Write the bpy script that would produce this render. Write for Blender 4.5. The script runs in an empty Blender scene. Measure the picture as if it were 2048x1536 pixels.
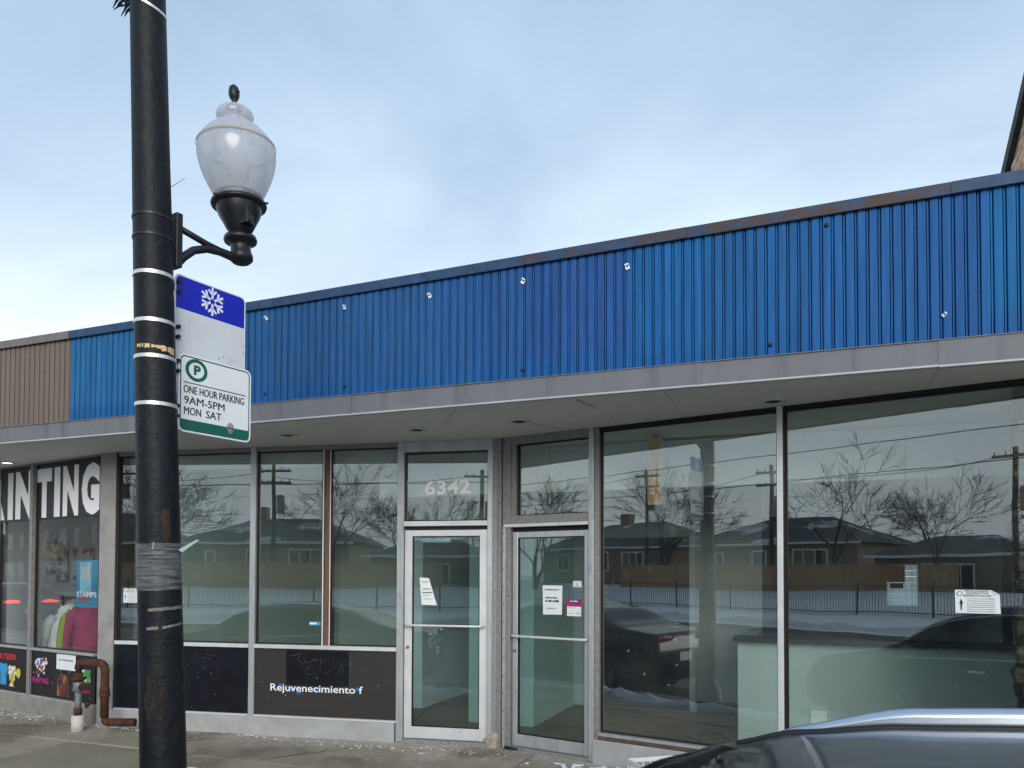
import bpy, math, random
from mathutils import Matrix, Vector, noise as mnoise
R = math.radians
random.seed(7)
scn = bpy.context.scene
col = scn.collection

# ------------------------------------------------------------------ camera
F_PX = 1538.0
YAW, PITCH, ROLL = R(21.0), R(1.5), R(0.2)
cam_d = bpy.data.cameras.new('camera'); cam = bpy.data.objects.new('camera', cam_d); col.objects.link(cam)
cam_d.sensor_width = 36.0; cam_d.lens = F_PX/2048*36.0
cam_d.shift_y = (1148 - F_PX*math.tan(PITCH) - 768)/2048
cam_d.clip_start = 0.05; cam_d.clip_end = 3000
fw = Vector((-math.sin(YAW)*math.cos(PITCH), math.cos(YAW)*math.cos(PITCH), math.sin(PITCH)))
rt = Vector((math.cos(YAW), math.sin(YAW), 0)); up = rt.cross(fw)
r2 = rt*math.cos(ROLL)+up*math.sin(ROLL); u2 = up*math.cos(ROLL)-rt*math.sin(ROLL)
cam.matrix_world = Matrix(((r2.x, u2.x, -fw.x, 0), (r2.y, u2.y, -fw.y, 0), (r2.z, u2.z, -fw.z, 1.66), (0, 0, 0, 1)))
scn.camera = cam

# ------------------------------------------------------------------ sky, sun, exposure
SUN_EL, SUN_ROT = R(21), R(151)
w = bpy.data.worlds.new('World'); scn.world = w; w.use_nodes = True
nt = w.node_tree; nt.nodes.clear(); N = nt.nodes.new; L = nt.links.new
out = N('ShaderNodeOutputWorld'); mixs = N('ShaderNodeMixShader')
sky = N('ShaderNodeTexSky'); sky.sky_type = 'NISHITA'; sky.sun_disc = False
sky.sun_elevation = SUN_EL; sky.sun_rotation = SUN_ROT; sky.air_density = 1.5; sky.dust_density = 3.0
b1 = N('ShaderNodeBackground'); b1.inputs['Strength'].default_value = 0.10; L(sky.outputs[0], b1.inputs['Color'])
tc = N('ShaderNodeTexCoord'); sep = N('ShaderNodeSeparateXYZ'); L(tc.outputs['Generated'], sep.inputs[0])
mp = N('ShaderNodeMapping'); mp.inputs['Scale'].default_value = (1.0, 1.0, 2.0); L(tc.outputs['Generated'], mp.inputs['Vector'])
n1 = N('ShaderNodeTexNoise'); n1.inputs['Scale'].default_value = 2.1; n1.inputs['Detail'].default_value = 5; n1.inputs['Roughness'].default_value = .5; n1.inputs['Distortion'].default_value = .5
L(mp.outputs[0], n1.inputs['Vector'])
# overcast: pale near the horizon, blue grey above, with soft cloud masses
rz = N('ShaderNodeValToRGB'); L(sep.outputs['Z'], rz.inputs[0])
rz.color_ramp.elements[0].position = 0.20; rz.color_ramp.elements[0].color = (.79, .872, .94, 1)
rz.color_ramp.elements[1].position = 0.62; rz.color_ramp.elements[1].color = (.33, .447, .592, 1)
e = rz.color_ramp.elements.new(0.40); e.color = (.49, .612, .735, 1)
rc = N('ShaderNodeValToRGB'); L(n1.outputs['Fac'], rc.inputs[0])
rc.color_ramp.elements[0].position = .36; rc.color_ramp.elements[0].color = (.83, .85, .895, 1)
rc.color_ramp.elements[1].position = .66; rc.color_ramp.elements[1].color = (1.14, 1.12, 1.09, 1)
mul = N('ShaderNodeMix'); mul.data_type = 'RGBA'; mul.blend_type = 'MULTIPLY'; mul.inputs[0].default_value = 1.0
L(rz.outputs[0], mul.inputs[6]); L(rc.outputs[0], mul.inputs[7])
b2 = N('ShaderNodeBackground'); b2.inputs['Strength'].default_value = 1.0; L(mul.outputs[2], b2.inputs['Color'])
mixs.inputs[0].default_value = 0.9
L(b1.outputs[0], mixs.inputs[1]); L(b2.outputs[0], mixs.inputs[2]); L(mixs.outputs[0], out.inputs[0])

sd = bpy.data.lights.new('sun', 'SUN'); sd.energy = 1.5; sd.angle = R(36); sd.color = (1, .95, .88)
sun = bpy.data.objects.new('sun', sd); col.objects.link(sun)
# veiled sun behind the camera on the right
sdir = Vector((math.sin(SUN_ROT)*math.cos(SUN_EL), math.cos(SUN_ROT)*math.cos(SUN_EL), math.sin(SUN_EL)))
sun.rotation_euler = sdir.to_track_quat('Z', 'Y').to_euler()
sun.location = (0, -10, 30)
vs = scn.view_settings; vs.view_transform = 'Standard'; vs.look = 'None'; vs.gamma = 1; vs.use_curve_mapping = False
vs.exposure = 0.55
scn.cycles.use_denoising = True
scn.cycles.max_bounces = 10; scn.cycles.transparent_max_bounces = 24; scn.cycles.diffuse_bounces = 5; scn.cycles.glossy_bounces = 5
scn.cycles.caustics_reflective = False; scn.cycles.caustics_refractive = False

# ------------------------------------------------------------------ helpers
def s2l(c):
    return tuple((v/255/12.92 if v/255 <= .04045 else ((v/255+.055)/1.055)**2.4) for v in c)

class MB:
    def __init__(s): s.v = []; s.f = []; s.mi = []; s.sm = []
    def face(s, pts, m=0, smooth=False):
        b = len(s.v); s.v += [tuple(p) for p in pts]; s.f.append(tuple(range(b, b+len(pts)))); s.mi.append(m); s.sm.append(smooth)
    def box(s, x0, x1, y0, y1, z0, z1, m=0, M=None):
        b = len(s.v)
        p = [(x0,y0,z0),(x1,y0,z0),(x1,y1,z0),(x0,y1,z0),(x0,y0,z1),(x1,y0,z1),(x1,y1,z1),(x0,y1,z1)]
        if M is not None: p = [tuple(M @ Vector(q)) for q in p]
        s.v += p
        for f in ((0,3,2,1),(4,5,6,7),(0,1,5,4),(1,2,6,5),(2,3,7,6),(3,0,4,7)):
            s.f.append(tuple(b+i for i in f)); s.mi.append(m); s.sm.append(False)
        return s
    def cbox(s, x0, x1, y0, y1, z0, z1, c=.004, m=0):
        # box with chamfered long vertical/horizontal edges: octagonal section extruded along its longest side
        d = [x1-x0, y1-y0, z1-z0]; ax = d.index(max(d)); lo = [x0,y0,z0]; hi = [x1,y1,z1]
        a, b_ = [(1,2),(2,0),(0,1)][ax]
        c = min(c, .3*d[a], .3*d[b_])
        sec = [(lo[a]+c,lo[b_]),(hi[a]-c,lo[b_]),(hi[a],lo[b_]+c),(hi[a],hi[b_]-c),(hi[a]-c,hi[b_]),(lo[a]+c,hi[b_]),(lo[a],hi[b_]-c),(lo[a],lo[b_]+c)]
        B = len(s.v)
        for e_ in (lo[ax], hi[ax]):
            for (p, q) in sec:
                t = [0,0,0]; t[ax] = e_; t[a] = p; t[b_] = q; s.v.append(tuple(t))
        for i in range(8):
            j = (i+1) % 8; s.f.append((B+i, B+j, B+8+j, B+8+i)); s.mi.append(m); s.sm.append(False)
        s.f.append(tuple(B+i for i in range(7,-1,-1))); s.f.append(tuple(B+8+i for i in range(8))); s.mi += [m,m]; s.sm += [False,False]
        return s
    def tube(s, path, rad, seg=8, m=0, cap=True, smooth=True):
        path = [Vector(p) for p in path]
        if not isinstance(rad, (list, tuple)): rad = [rad]*len(path)
        b = len(s.v); prev = None
        for i, p in enumerate(path):
            t = (path[min(i+1,len(path)-1)]-path[max(i-1,0)]).normalized()
            if prev is None:
                u = t.cross(Vector((0,0,1)) if abs(t.z) < .9 else Vector((1,0,0))).normalized()
            else:
                u = (prev - t*prev.dot(t)).normalized()
            prev = u; v_ = t.cross(u)
            for k in range(seg):
                a = 2*math.pi*k/seg
                s.v.append(tuple(p+(u*math.cos(a)+v_*math.sin(a))*rad[i]))
        for i in range(len(path)-1):
            for k in range(seg):
                k2 = (k+1) % seg
                s.f.append((b+i*seg+k, b+i*seg+k2, b+(i+1)*seg+k2, b+(i+1)*seg+k)); s.mi.append(m); s.sm.append(smooth)
        if cap:
            s.f.append(tuple(b+k for k in range(seg-1,-1,-1))); s.f.append(tuple(b+(len(path)-1)*seg+k for k in range(seg)))
            s.mi += [m,m]; s.sm += [False,False]
        return s
    def lathe(s, prof, seg=32, m=0, M=None, cap=True, a0=0, a1=2*math.pi):
        b = len(s.v); full = abs(a1-a0-2*math.pi) < 1e-6; n = seg if full else seg+1
        for (r_, z) in prof:
            for k in range(n):
                a = a0+(a1-a0)*k/seg
                q = Vector((r_*math.cos(a), r_*math.sin(a), z))
                s.v.append(tuple(M @ q) if M is not None else tuple(q))
        for i in range(len(prof)-1):
            for k in range(n if full else n-1):
                k2 = (k+1) % n
                s.f.append((b+i*n+k, b+i*n+k2, b+(i+1)*n+k2, b+(i+1)*n+k)); s.mi.append(m); s.sm.append(True)
        if cap and full:
            s.f.append(tuple(b+k for k in range(n-1,-1,-1))); s.f.append(tuple(b+(len(prof)-1)*n+k for k in range(n)))
            s.mi += [m,m]; s.sm += [False,False]
        return s
    def prism(s, poly, y0, y1, m=0, M=None):
        # poly in x,z ; extruded along y
        b = len(s.v); n = len(poly)
        for y in (y0, y1):
            for (x, z) in poly:
                q = Vector((x, y, z)); s.v.append(tuple(M @ q) if M is not None else tuple(q))
        s.f.append(tuple(b+i for i in range(n))); s.f.append(tuple(b+n+i for i in range(n-1,-1,-1))); s.mi += [m,m]; s.sm += [False]*2
        for i in range(n):
            j = (i+1) % n; s.f.append((b+j, b+i, b+n+i, b+n+j)); s.mi.append(m); s.sm.append(False)
        return s
    def mesh(s, name, mats):
        me = bpy.data.meshes.new(name); me.from_pydata(s.v, [], s.f)
        for m_ in (mats if isinstance(mats, (list, tuple)) else [mats]): me.materials.append(m_)
        me.polygons.foreach_set('material_index', s.mi); me.polygons.foreach_set('use_smooth', s.sm)
        me.update(); return me
    def build(s, name, mats, parent=None, M=None, **k):
        return put(name, s.mesh(name, mats), parent, M, **k)

def put(name, me, parent=None, M=None, label=None, cat=None, group=None, kind=None):
    o = bpy.data.objects.new(name, me); col.objects.link(o)
    if parent is not None: o.parent = parent
    if M is not None: o.matrix_basis = M
    return tag(o, label, cat, group, kind)
def tag(o, label=None, cat=None, group=None, kind=None):
    if label: o['label'] = label
    if cat: o['category'] = cat
    if group: o['group'] = group
    if kind: o['kind'] = kind
    return o
def empty(name, loc=(0,0,0), rz=0, label=None, cat=None, group=None):
    o = bpy.data.objects.new(name, None); col.objects.link(o); o.location = loc; o.rotation_euler = (0,0,rz); o.empty_display_size = .2
    return tag(o, label, cat, group)
def bx(name, mat, parent, x0, x1, y0, y1, z0, z1, M=None, ch=.003, **k):
    m = MB(); (m.cbox(x0,x1,y0,y1,z0,z1,ch) if ch else m.box(x0,x1,y0,y1,z0,z1)); return m.build(name, mat, parent, M, **k)
def frame(A, B):
    d = Vector((B[0]-A[0], B[1]-A[1], 0)).normalized(); y = Vector((-d.y, d.x, 0))
    return Matrix(((d.x, y.x, 0, A[0]), (d.y, y.y, 0, A[1]), (0, 0, 1, 0), (0, 0, 0, 1)))
def copy_tree(o, parent=None):
    c = o.copy(); col.objects.link(c); c.parent = parent
    for ch in list(o.children): copy_tree(ch, c)
    return c
def text_mesh(txt, height, width=None, offset=0.0, extrude=.0006, align='LEFT', shear=0, bold=0.0):
    cu = bpy.data.curves.new('text', 'FONT'); cu.body = txt; cu.size = 1; cu.offset = offset; cu.extrude = 0.0; cu.resolution_u = 3; cu.shear = shear
    o = bpy.data.objects.new('text', cu); col.objects.link(o)
    bpy.context.view_layer.update()
    dg = bpy.context.evaluated_depsgraph_get(); me = bpy.data.meshes.new_from_object(o.evaluated_get(dg))
    bpy.data.objects.remove(o); bpy.data.curves.remove(cu)
    xs = [v.co.x for v in me.vertices]; ys = [v.co.y for v in me.vertices]
    x0, x1, y0, y1 = min(xs), max(xs), min(ys), max(ys)
    kz = height/(y1-y0); kx = kz if width is None else width/(x1-x0)
    wtot = (x1-x0)*kx
    dx = 0 if align == 'LEFT' else -wtot/2
    vs_ = [((v.co.x-x0)*kx+dx, 0.0, (v.co.y-y0)*kz) for v in me.vertices]
    fs = [tuple(p.vertices) for p in me.polygons]
    bpy.data.meshes.remove(me)
    if bold:   # a second, slightly shifted impression thickens the strokes
        n_ = len(vs_); vs_ = vs_+[(x_+bold, -.00015, z_+bold*.35) for (x_, y_, z_) in vs_]; fs = fs+[tuple(i+n_ for i in f) for f in fs]
    mb = MB(); mb.v = vs_; mb.f = fs; mb.mi = [0]*len(fs); mb.sm = [False]*len(fs)
    return mb

# ------------------------------------------------------------------ materials
def pmat(name, c, rough=.6, metal=0.0, var=.12, scale=6.0, rnd=0.0, bump=0.0, bscale=40.0, dirt=None, dscale=4.0, dth=(.52,.68), stretch=None, spec=.4, alpha=None, coat=0.0, extra=None, wpos=False):
    m = bpy.data.materials.new(name); m.use_nodes = True; t = m.node_tree; P = t.nodes['Principled BSDF']
    n = t.nodes.new; l = t.links.new
    P.inputs['Roughness'].default_value = rough; P.inputs['Metallic'].default_value = metal; P.inputs['Specular IOR Level'].default_value = spec
    if coat: P.inputs['Coat Weight'].default_value = coat; P.inputs['Coat Roughness'].default_value = .04
    if wpos:
        g = n('ShaderNodeNewGeometry'); vec = g.outputs['Position']
    else:
        tcx = n('ShaderNodeTexCoord'); vec = tcx.outputs['Object']
    if stretch:
        mpx = n('ShaderNodeMapping'); mpx.inputs['Scale'].default_value = stretch; l(vec, mpx.inputs['Vector']); vec = mpx.outputs[0]
    nz = n('ShaderNodeTexNoise'); nz.inputs['Scale'].default_value = scale; nz.inputs['Detail'].default_value = 6; nz.inputs['Roughness'].default_value = .6; l(vec, nz.inputs['Vector'])
    mr = n('ShaderNodeMapRange'); l(nz.outputs['Fac'], mr.inputs[0]); mr.inputs[1].default_value = .3; mr.inputs[2].default_value = .7; mr.inputs[3].default_value = 1-var; mr.inputs[4].default_value = 1+var
    val = mr.outputs[0]
    if rnd:
        oi = n('ShaderNodeObjectInfo'); m2 = n('ShaderNodeMapRange'); l(oi.outputs['Random'], m2.inputs[0]); m2.inputs[3].default_value = 1-rnd; m2.inputs[4].default_value = 1+rnd
        mm = n('ShaderNodeMath'); mm.operation = 'MULTIPLY'; l(val, mm.inputs[0]); l(m2.outputs[0], mm.inputs[1]); val = mm.outputs[0]
    vm = n('ShaderNodeVectorMath'); vm.operation = 'SCALE'; vm.inputs[0].default_value = c[:3]; l(val, vm.inputs['Scale'])
    colr = vm.outputs[0]
    if extra: colr = extra(t, colr, vec)
    if dirt:
        dz = n('ShaderNodeTexNoise'); dz.inputs['Scale'].default_value = dscale; dz.inputs['Detail'].default_value = 7; dz.inputs['Roughness'].default_value = .65; l(vec, dz.inputs['Vector'])
        dr = n('ShaderNodeMapRange'); l(dz.outputs['Fac'], dr.inputs[0]); dr.inputs[1].default_value = dth[0]; dr.inputs[2].default_value = dth[1]
        mx = n('ShaderNodeMix'); mx.data_type = 'RGBA'; l(dr.outputs[0], mx.inputs[0]); l(colr, mx.inputs[6]); mx.inputs[7].default_value = (*dirt[:3], 1); colr = mx.outputs[2]
    l(colr, P.inputs['Base Color'])
    if bump:
        bz = n('ShaderNodeTexNoise'); bz.inputs['Scale'].default_value = bscale; bz.inputs['Detail'].default_value = 5; l(vec, bz.inputs['Vector'])
        bp = n('ShaderNodeBump'); bp.inputs['Strength'].default_value = bump; bp.inputs['Distance'].default_value = .01; l(bz.outputs['Fac'], bp.inputs['Height']); l(bp.outputs[0], P.inputs['Normal'])
    return m
def emat(name, c, s):
    m = bpy.data.materials.new(name); m.use_nodes = True; t = m.node_tree; P = t.nodes['Principled BSDF']
    P.inputs['Base Color'].default_value = (*c, 1); P.inputs['Emission Color'].default_value = (*c, 1); P.inputs['Emission Strength'].default_value = s
    return m
def glassmat(name, tint=(.9,.95,.93), f0=.045, rough=0.0, streak=0.0):
    m = bpy.data.materials.new(name); m.use_nodes = True; t = m.node_tree; t.nodes.clear(); n = t.nodes.new; l = t.links.new
    o = n('ShaderNodeOutputMaterial'); mx = n('ShaderNodeMixShader'); tr = n('ShaderNodeBsdfTransparent'); gl = n('ShaderNodeBsdfGlossy')
    tr.inputs[0].default_value = (*tint, 1); gl.inputs['Roughness'].default_value = rough; gl.inputs[0].default_value = (.95,.98,.97,1)
    lw = n('ShaderNodeLayerWeight'); lw.inputs['Blend'].default_value = .5
    p = n('ShaderNodeMath'); p.operation = 'POWER'; l(lw.outputs['Facing'], p.inputs[0]); p.inputs[1].default_value = 5
    q = n('ShaderNodeMath'); q.operation = 'MULTIPLY_ADD'; l(p.outputs[0], q.inputs[0]); q.inputs[1].default_value = 1-f0; q.inputs[2].default_value = f0
    l(q.outputs[0], mx.inputs[0]); l(tr.outputs[0], mx.inputs[1]); l(gl.outputs[0], mx.inputs[2])
    last = mx.outputs[0]
    # slow waviness of old float glass
    tcx = n('ShaderNodeTexCoord'); nz = n('ShaderNodeTexNoise'); nz.inputs['Scale'].default_value = 1.3; nz.inputs['Detail'].default_value = 1; l(tcx.outputs['Object'], nz.inputs['Vector'])
    bp = n('ShaderNodeBump'); bp.inputs['Strength'].default_value = .10; bp.inputs['Distance'].default_value = .012; l(nz.outputs['Fac'], bp.inputs['Height']); l(bp.outputs[0], gl.inputs['Normal'])
    if streak:
        # dried dirt specks and film on the pane
        dz = n('ShaderNodeTexNoise'); dz.inputs['Scale'].default_value = 42; dz.inputs['Detail'].default_value = 4; l(tcx.outputs['Object'], dz.inputs['Vector'])
        dr = n('ShaderNodeMapRange'); l(dz.outputs['Fac'], dr.inputs[0]); dr.inputs[1].default_value = .70; dr.inputs[2].default_value = .78; dr.inputs[4].default_value = streak
        df = n('ShaderNodeBsdfDiffuse'); df.inputs[0].default_value = (.55,.56,.55,1)
        m2 = n('ShaderNodeMixShader'); l(dr.outputs[0], m2.inputs[0]); l(last, m2.inputs[1]); l(df.outputs[0], m2.inputs[2]); last = m2.outputs[0]
    # thin uneven film of dust
    fz = n('ShaderNodeTexNoise'); fz.inputs['Scale'].default_value = 2.2; fz.inputs['Detail'].default_value = 6; l(tcx.outputs['Object'], fz.inputs['Vector'])
    fr_ = n('ShaderNodeMapRange'); l(fz.outputs['Fac'], fr_.inputs[0]); fr_.inputs[1].default_value = .35; fr_.inputs[2].default_value = .75; fr_.inputs[3].default_value = .002; fr_.inputs[4].default_value = .018
    fd = n('ShaderNodeBsdfDiffuse'); fd.inputs[0].default_value = (.62,.65,.64,1)
    m3 = n('ShaderNodeMixShader'); l(fr_.outputs[0], m3.inputs[0]); l(last, m3.inputs[1]); l(fd.outputs[0], m3.inputs[2]); last = m3.outputs[0]
    l(last, o.inputs[0])
    return m

M_ = {}
M_['alu'] = pmat('aluminium', (.50,.52,.53), .42, .5, .10, 12, bump=.08, bscale=90, dirt=(.33,.325,.315), dscale=20, dth=(.52,.80), stretch=(1,1,.25))
M_['alu_white'] = pmat('aluminium_bright', (.66,.68,.69), .45, .25, .10, 4, dirt=(.45,.44,.43), dscale=18, dth=(.55,.85))
M_['alu_old'] = pmat('aluminium_weathered', (.285,.282,.275), .62, .3, .15, 25, bump=.35, bscale=90, dirt=(.17,.16,.15), dscale=38, dth=(.48,.75))
M_['gasket'] = pmat('gasket', (.012,.012,.013), .6)
M_['fascia'] = pmat('fascia_grey', (.150,.155,.170), .6, 0, .07, 1.6, bump=.06, bscale=3, wpos=True, dirt=(.095,.10,.115), dscale=1.0, dth=(.55,.75), stretch=(6,1,.7))
M_['lip'] = pmat('drip_lip', (.42,.43,.45), .5, .1, .1, 3, wpos=True)
M_['soffit'] = pmat('soffit_paint', (.76,.77,.75), .75, 0, .05, 1.2, bump=.05, bscale=30, dirt=(.64,.63,.60), dscale=1.3, dth=(.60,.78))
M_['dark'] = pmat('dark_void', (.012,.012,.013), .8)
M_['concrete_curb'] = pmat('painted_curb', (.40,.41,.41), .75, 0, .12, 5, bump=.25, bscale=60, dirt=(.30,.29,.27), dscale=3, dth=(.45,.80), wpos=True)
M_['pilaster'] = pmat('pilaster_stucco', (.30,.30,.29), .85, 0, .12, 9, bump=.35, bscale=120, dirt=(.20,.19,.18), dscale=3)
M_['navy_panel'] = pmat('navy_panel', (.004,.005,.010), .38, 0, .3, 3, dirt=(.012,.014,.02), dscale=5, dth=(.5,.78))
M_['brown_panel'] = pmat('taupe_panel', (.035,.031,.029), .5, 0, .08, 3, dirt=(.06,.055,.05), dscale=14, dth=(.66,.80))
M_['black_vinyl'] = pmat('black_vinyl', (.008,.008,.010), .35, 0, .2, 4)
M_['white'] = pmat('white_vinyl', (.86,.87,.89), .55, 0, .04, 8)
M_['num'] = pmat('white_numerals', (.93,.94,.95), .6, 0, .08, 20)
M_['glass'] = glassmat('window_glass', (.92,.965,.945), .118, 0, .35)
M_['glass_clear'] = glassmat('print_shop_glass', (.95,.975,.97), .05, 0, .55)
M_['door_glass'] = glassmat('door_glass', (.82,.93,.92), .075, 0, .25)
M_['pale_wall'] = pmat('pale_interior_wall', (.48,.575,.56), .8, 0, .04, 2, dirt=(.46,.55,.52), dscale=2)
M_['white_wall'] = pmat('white_interior_wall', (.84,.86,.86), .8, 0, .03, 2)
M_['int_ceiling'] = pmat('interior_ceiling', (.60,.62,.63), .9, 0, .04, 2)
M_['int_floor'] = pmat('interior_floor', (.14,.105,.075), .55, 0, .2, 3, dirt=(.09,.07,.05), dscale=4)
M_['dark_wall'] = pmat('dark_interior_wall', (.46,.485,.49), .8, 0, .08, 2)
M_['navy_door'] = pmat('navy_door', (.012,.016,.028), .45, 0, .1, 3)
M_['black'] = pmat('black_paint', (.012,.012,.013), .5, 0, .1)
M_['steel'] = pmat('brushed_steel', (.55,.56,.57), .35, .8, .1, 20)
M_['wood_post'] = pmat('brown_post', (.16,.085,.05), .6, 0, .25, 6, stretch=(8,8,.6))
M_['wood_orange'] = pmat('veneer', (.55,.29,.10), .55, 0, .2, 5, stretch=(6,6,.7))
M_['paper'] = pmat('paper', (.74,.78,.79), .8, 0, .03, 5)
M_['ink'] = pmat('ink', (.03,.03,.035), .8, 0, .2, 30)
M_['grey_ink'] = pmat('grey_ink', (.22,.24,.26), .8, 0, .2, 30)

def pole_extra(t, c, vec):
    n = t.nodes.new; l = t.links.new
    nz = n('ShaderNodeTexNoise'); nz.inputs['Scale'].default_value = 3.2; nz.inputs['Detail'].default_value = 8; nz.inputs['Roughness'].default_value = .7; l(vec, nz.inputs['Vector'])
    mr = n('ShaderNodeMapRange'); l(nz.outputs['Fac'], mr.inputs[0]); mr.inputs[1].default_value = .62; mr.inputs[2].default_value = .74; mr.inputs[4].default_value = .6
    mx = n('ShaderNodeMix'); mx.data_type = 'RGBA'; l(mr.outputs[0], mx.inputs[0]); l(c, mx.inputs[6]); mx.inputs[7].default_value = (.045,.024,.016,1)
    return mx.outputs[2]
M_['pole'] = pmat('pole_black_paint', (.0065,.0085,.0125), .5, 0, .4, 14, bump=.5, bscale=34, extra=pole_extra, wpos=True, spec=.22, dirt=(.026,.026,.028), dscale=26, dth=(.58,.80))
M_['black_metal'] = pmat('black_metal', (.012,.013,.016), .4, .1, .3, 10, bump=.1)
M_['strap'] = pmat('steel_strap', (.62,.62,.60), .38, .6, .12, 20)
M_['rust'] = pmat('rusty_iron', (.075,.030,.018), .85, 0, .4, 18, bump=.5, bscale=70, dirt=(.02,.014,.012), dscale=12)
M_['galv'] = pmat('galvanised', (.20,.22,.22), .6, .4, .25, 16, bump=.2, dirt=(.07,.06,.05), dscale=9)
M_['pvc'] = pmat('old_white_plastic', (.62,.60,.52), .6, 0, .12, 10, dirt=(.32,.28,.2), dscale=12, dth=(.55,.75))
M_['sign_white'] = pmat('sign_white', (.72,.77,.79), .45, 0, .05, 4, dirt=(.55,.58,.60), dscale=9, dth=(.55,.8))
M_['sign_grey'] = pmat('sign_faded', (.58,.62,.66), .5, 0, .06, 5, dirt=(.42,.44,.47), dscale=8, dth=(.55,.8))
M_['sign_blue'] = pmat('sign_blue', (.004,.014,.42), .4, 0, .1, 6)
M_['sign_green'] = pmat('sign_green', (.004,.105,.072), .45, 0, .12, 8)
M_['crate'] = pmat('white_plastic', (.75,.76,.76), .5, 0, .05, 8)
M_['snow'] = pmat('snow', (.74,.77,.80), .7, 0, .10, 12, bump=.5, bscale=60, dirt=(.40,.39,.37), dscale=5, dth=(.54,.72), wpos=True)
M_['clean_snow'] = pmat('field_snow', (.78,.81,.85), .7, 0, .05, .6, wpos=True)
M_['asphalt'] = pmat('asphalt', (.12,.12,.122), .75, 0, .25, 3, bump=.5, bscale=90, dirt=(.22,.22,.222), dscale=.5, dth=(.45,.7), wpos=True)
M_['kerb'] = pmat('kerb_concrete', (.26,.25,.23), .85, 0, .15, 6, bump=.3, wpos=True)
M_['tree'] = pmat('bark', (.045,.038,.032), .9, 0, .3, 10)
M_['pine'] = pmat('pine_needles', (.02,.04,.025), .8, 0, .4, 4)
M_['iron'] = pmat('iron_paint', (.01,.011,.012), .5)
M_['fence_wood'] = pmat('fence_wood', (.30,.17,.085), .8, 0, .3, 2, stretch=(6,6,.5), wpos=True)
M_['pole_wood'] = pmat('utility_pole_wood', (.06,.045,.035), .9, 0, .3, 6)
M_['shingle'] = pmat('roof_shingles', (.085,.087,.09), .9, 0, .25, 5, wpos=True, dirt=(.60,.63,.66), dscale=.35, dth=(.60,.66))
M_['rail_alu'] = pmat('satin_rail', (.50,.56,.64), .26, .9, .03, 6)
M_['rubber'] = pmat('tyre', (.015,.015,.016), .8)
M_['chrome'] = pmat('chrome', (.8,.8,.82), .1, 1, .02)
M_['car_glass'] = pmat('car_glass', (.006,.008,.010), .04, 0, .05, 4, spec=.6)
M_['tail'] = emat('tail_lamp_lit', (.9,.03,.03), 5)
M_['tail_off'] = pmat('tail_lamp', (.18,.006,.008), .2)
M_['head'] = emat('head_lamp_lit', (1,.97,.9), 6)
def carpaint(name, c, dirty=0.25):
    return pmat(name, c, .22, .1, .06, 2, spec=.25, coat=.55, dirt=(c[0]*1.5+.02, c[1]*1.5+.02, c[2]*1.5+.02), dscale=30, dth=(.58,.80))

def sidewalk_extra(t, c, vec):
    n = t.nodes.new; l = t.links.new
    # dried road salt, thickest by the shopfronts; wet slabs show in the object colour
    sx = n('ShaderNodeSeparateXYZ'); l(vec, sx.inputs[0])
    near = n('ShaderNodeMapRange'); l(sx.outputs['Y'], near.inputs[0]); near.inputs[1].default_value = 5.5; near.inputs[2].default_value = 6.9; near.inputs[3].default_value = -.09; near.inputs[4].default_value = .10
    nz = n('ShaderNodeTexNoise'); nz.inputs['Scale'].default_value = 16; nz.inputs['Detail'].default_value = 10; nz.inputs['Roughness'].default_value = .85; l(vec, nz.inputs['Vector'])
    n2 = n('ShaderNodeTexNoise'); n2.inputs['Scale'].default_value = 1.6; n2.inputs['Detail'].default_value = 4; l(vec, n2.inputs['Vector'])
    a = n('ShaderNodeMath'); a.operation = 'ADD'; l(nz.outputs['Fac'], a.inputs[0]); l(near.outputs[0], a.inputs[1])
    b = n('ShaderNodeMath'); b.operation = 'MULTIPLY_ADD'; l(n2.outputs['Fac'], b.inputs[0]); b.inputs[1].default_value = .35; l(a.outputs[0], b.inputs[2])
    mr = n('ShaderNodeMapRange'); l(b.outputs[0], mr.inputs[0]); mr.inputs[1].default_value = .67; mr.inputs[2].default_value = .88; mr.inputs[4].default_value = .85
    mx = n('ShaderNodeMix'); mx.data_type = 'RGBA'; l(mr.outputs[0], mx.inputs[0]); l(c, mx.inputs[6]); mx.inputs[7].default_value = (.62,.60,.57,1)
    return mx.outputs[2]
M_['walk'] = pmat('sidewalk_concrete', (.385,.33,.25), .72, 0, .25, 2.2, rnd=.12, bump=.35, bscale=130, extra=sidewalk_extra, wpos=True, dirt=(.205,.172,.125), dscale=1.1, dth=(.50,.62))
M_['walk_wet'] = pmat('sidewalk_wet_concrete', (.29,.255,.185), .42, 0, .18, 2.2, bump=.25, bscale=130, extra=sidewalk_extra, wpos=True)

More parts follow.
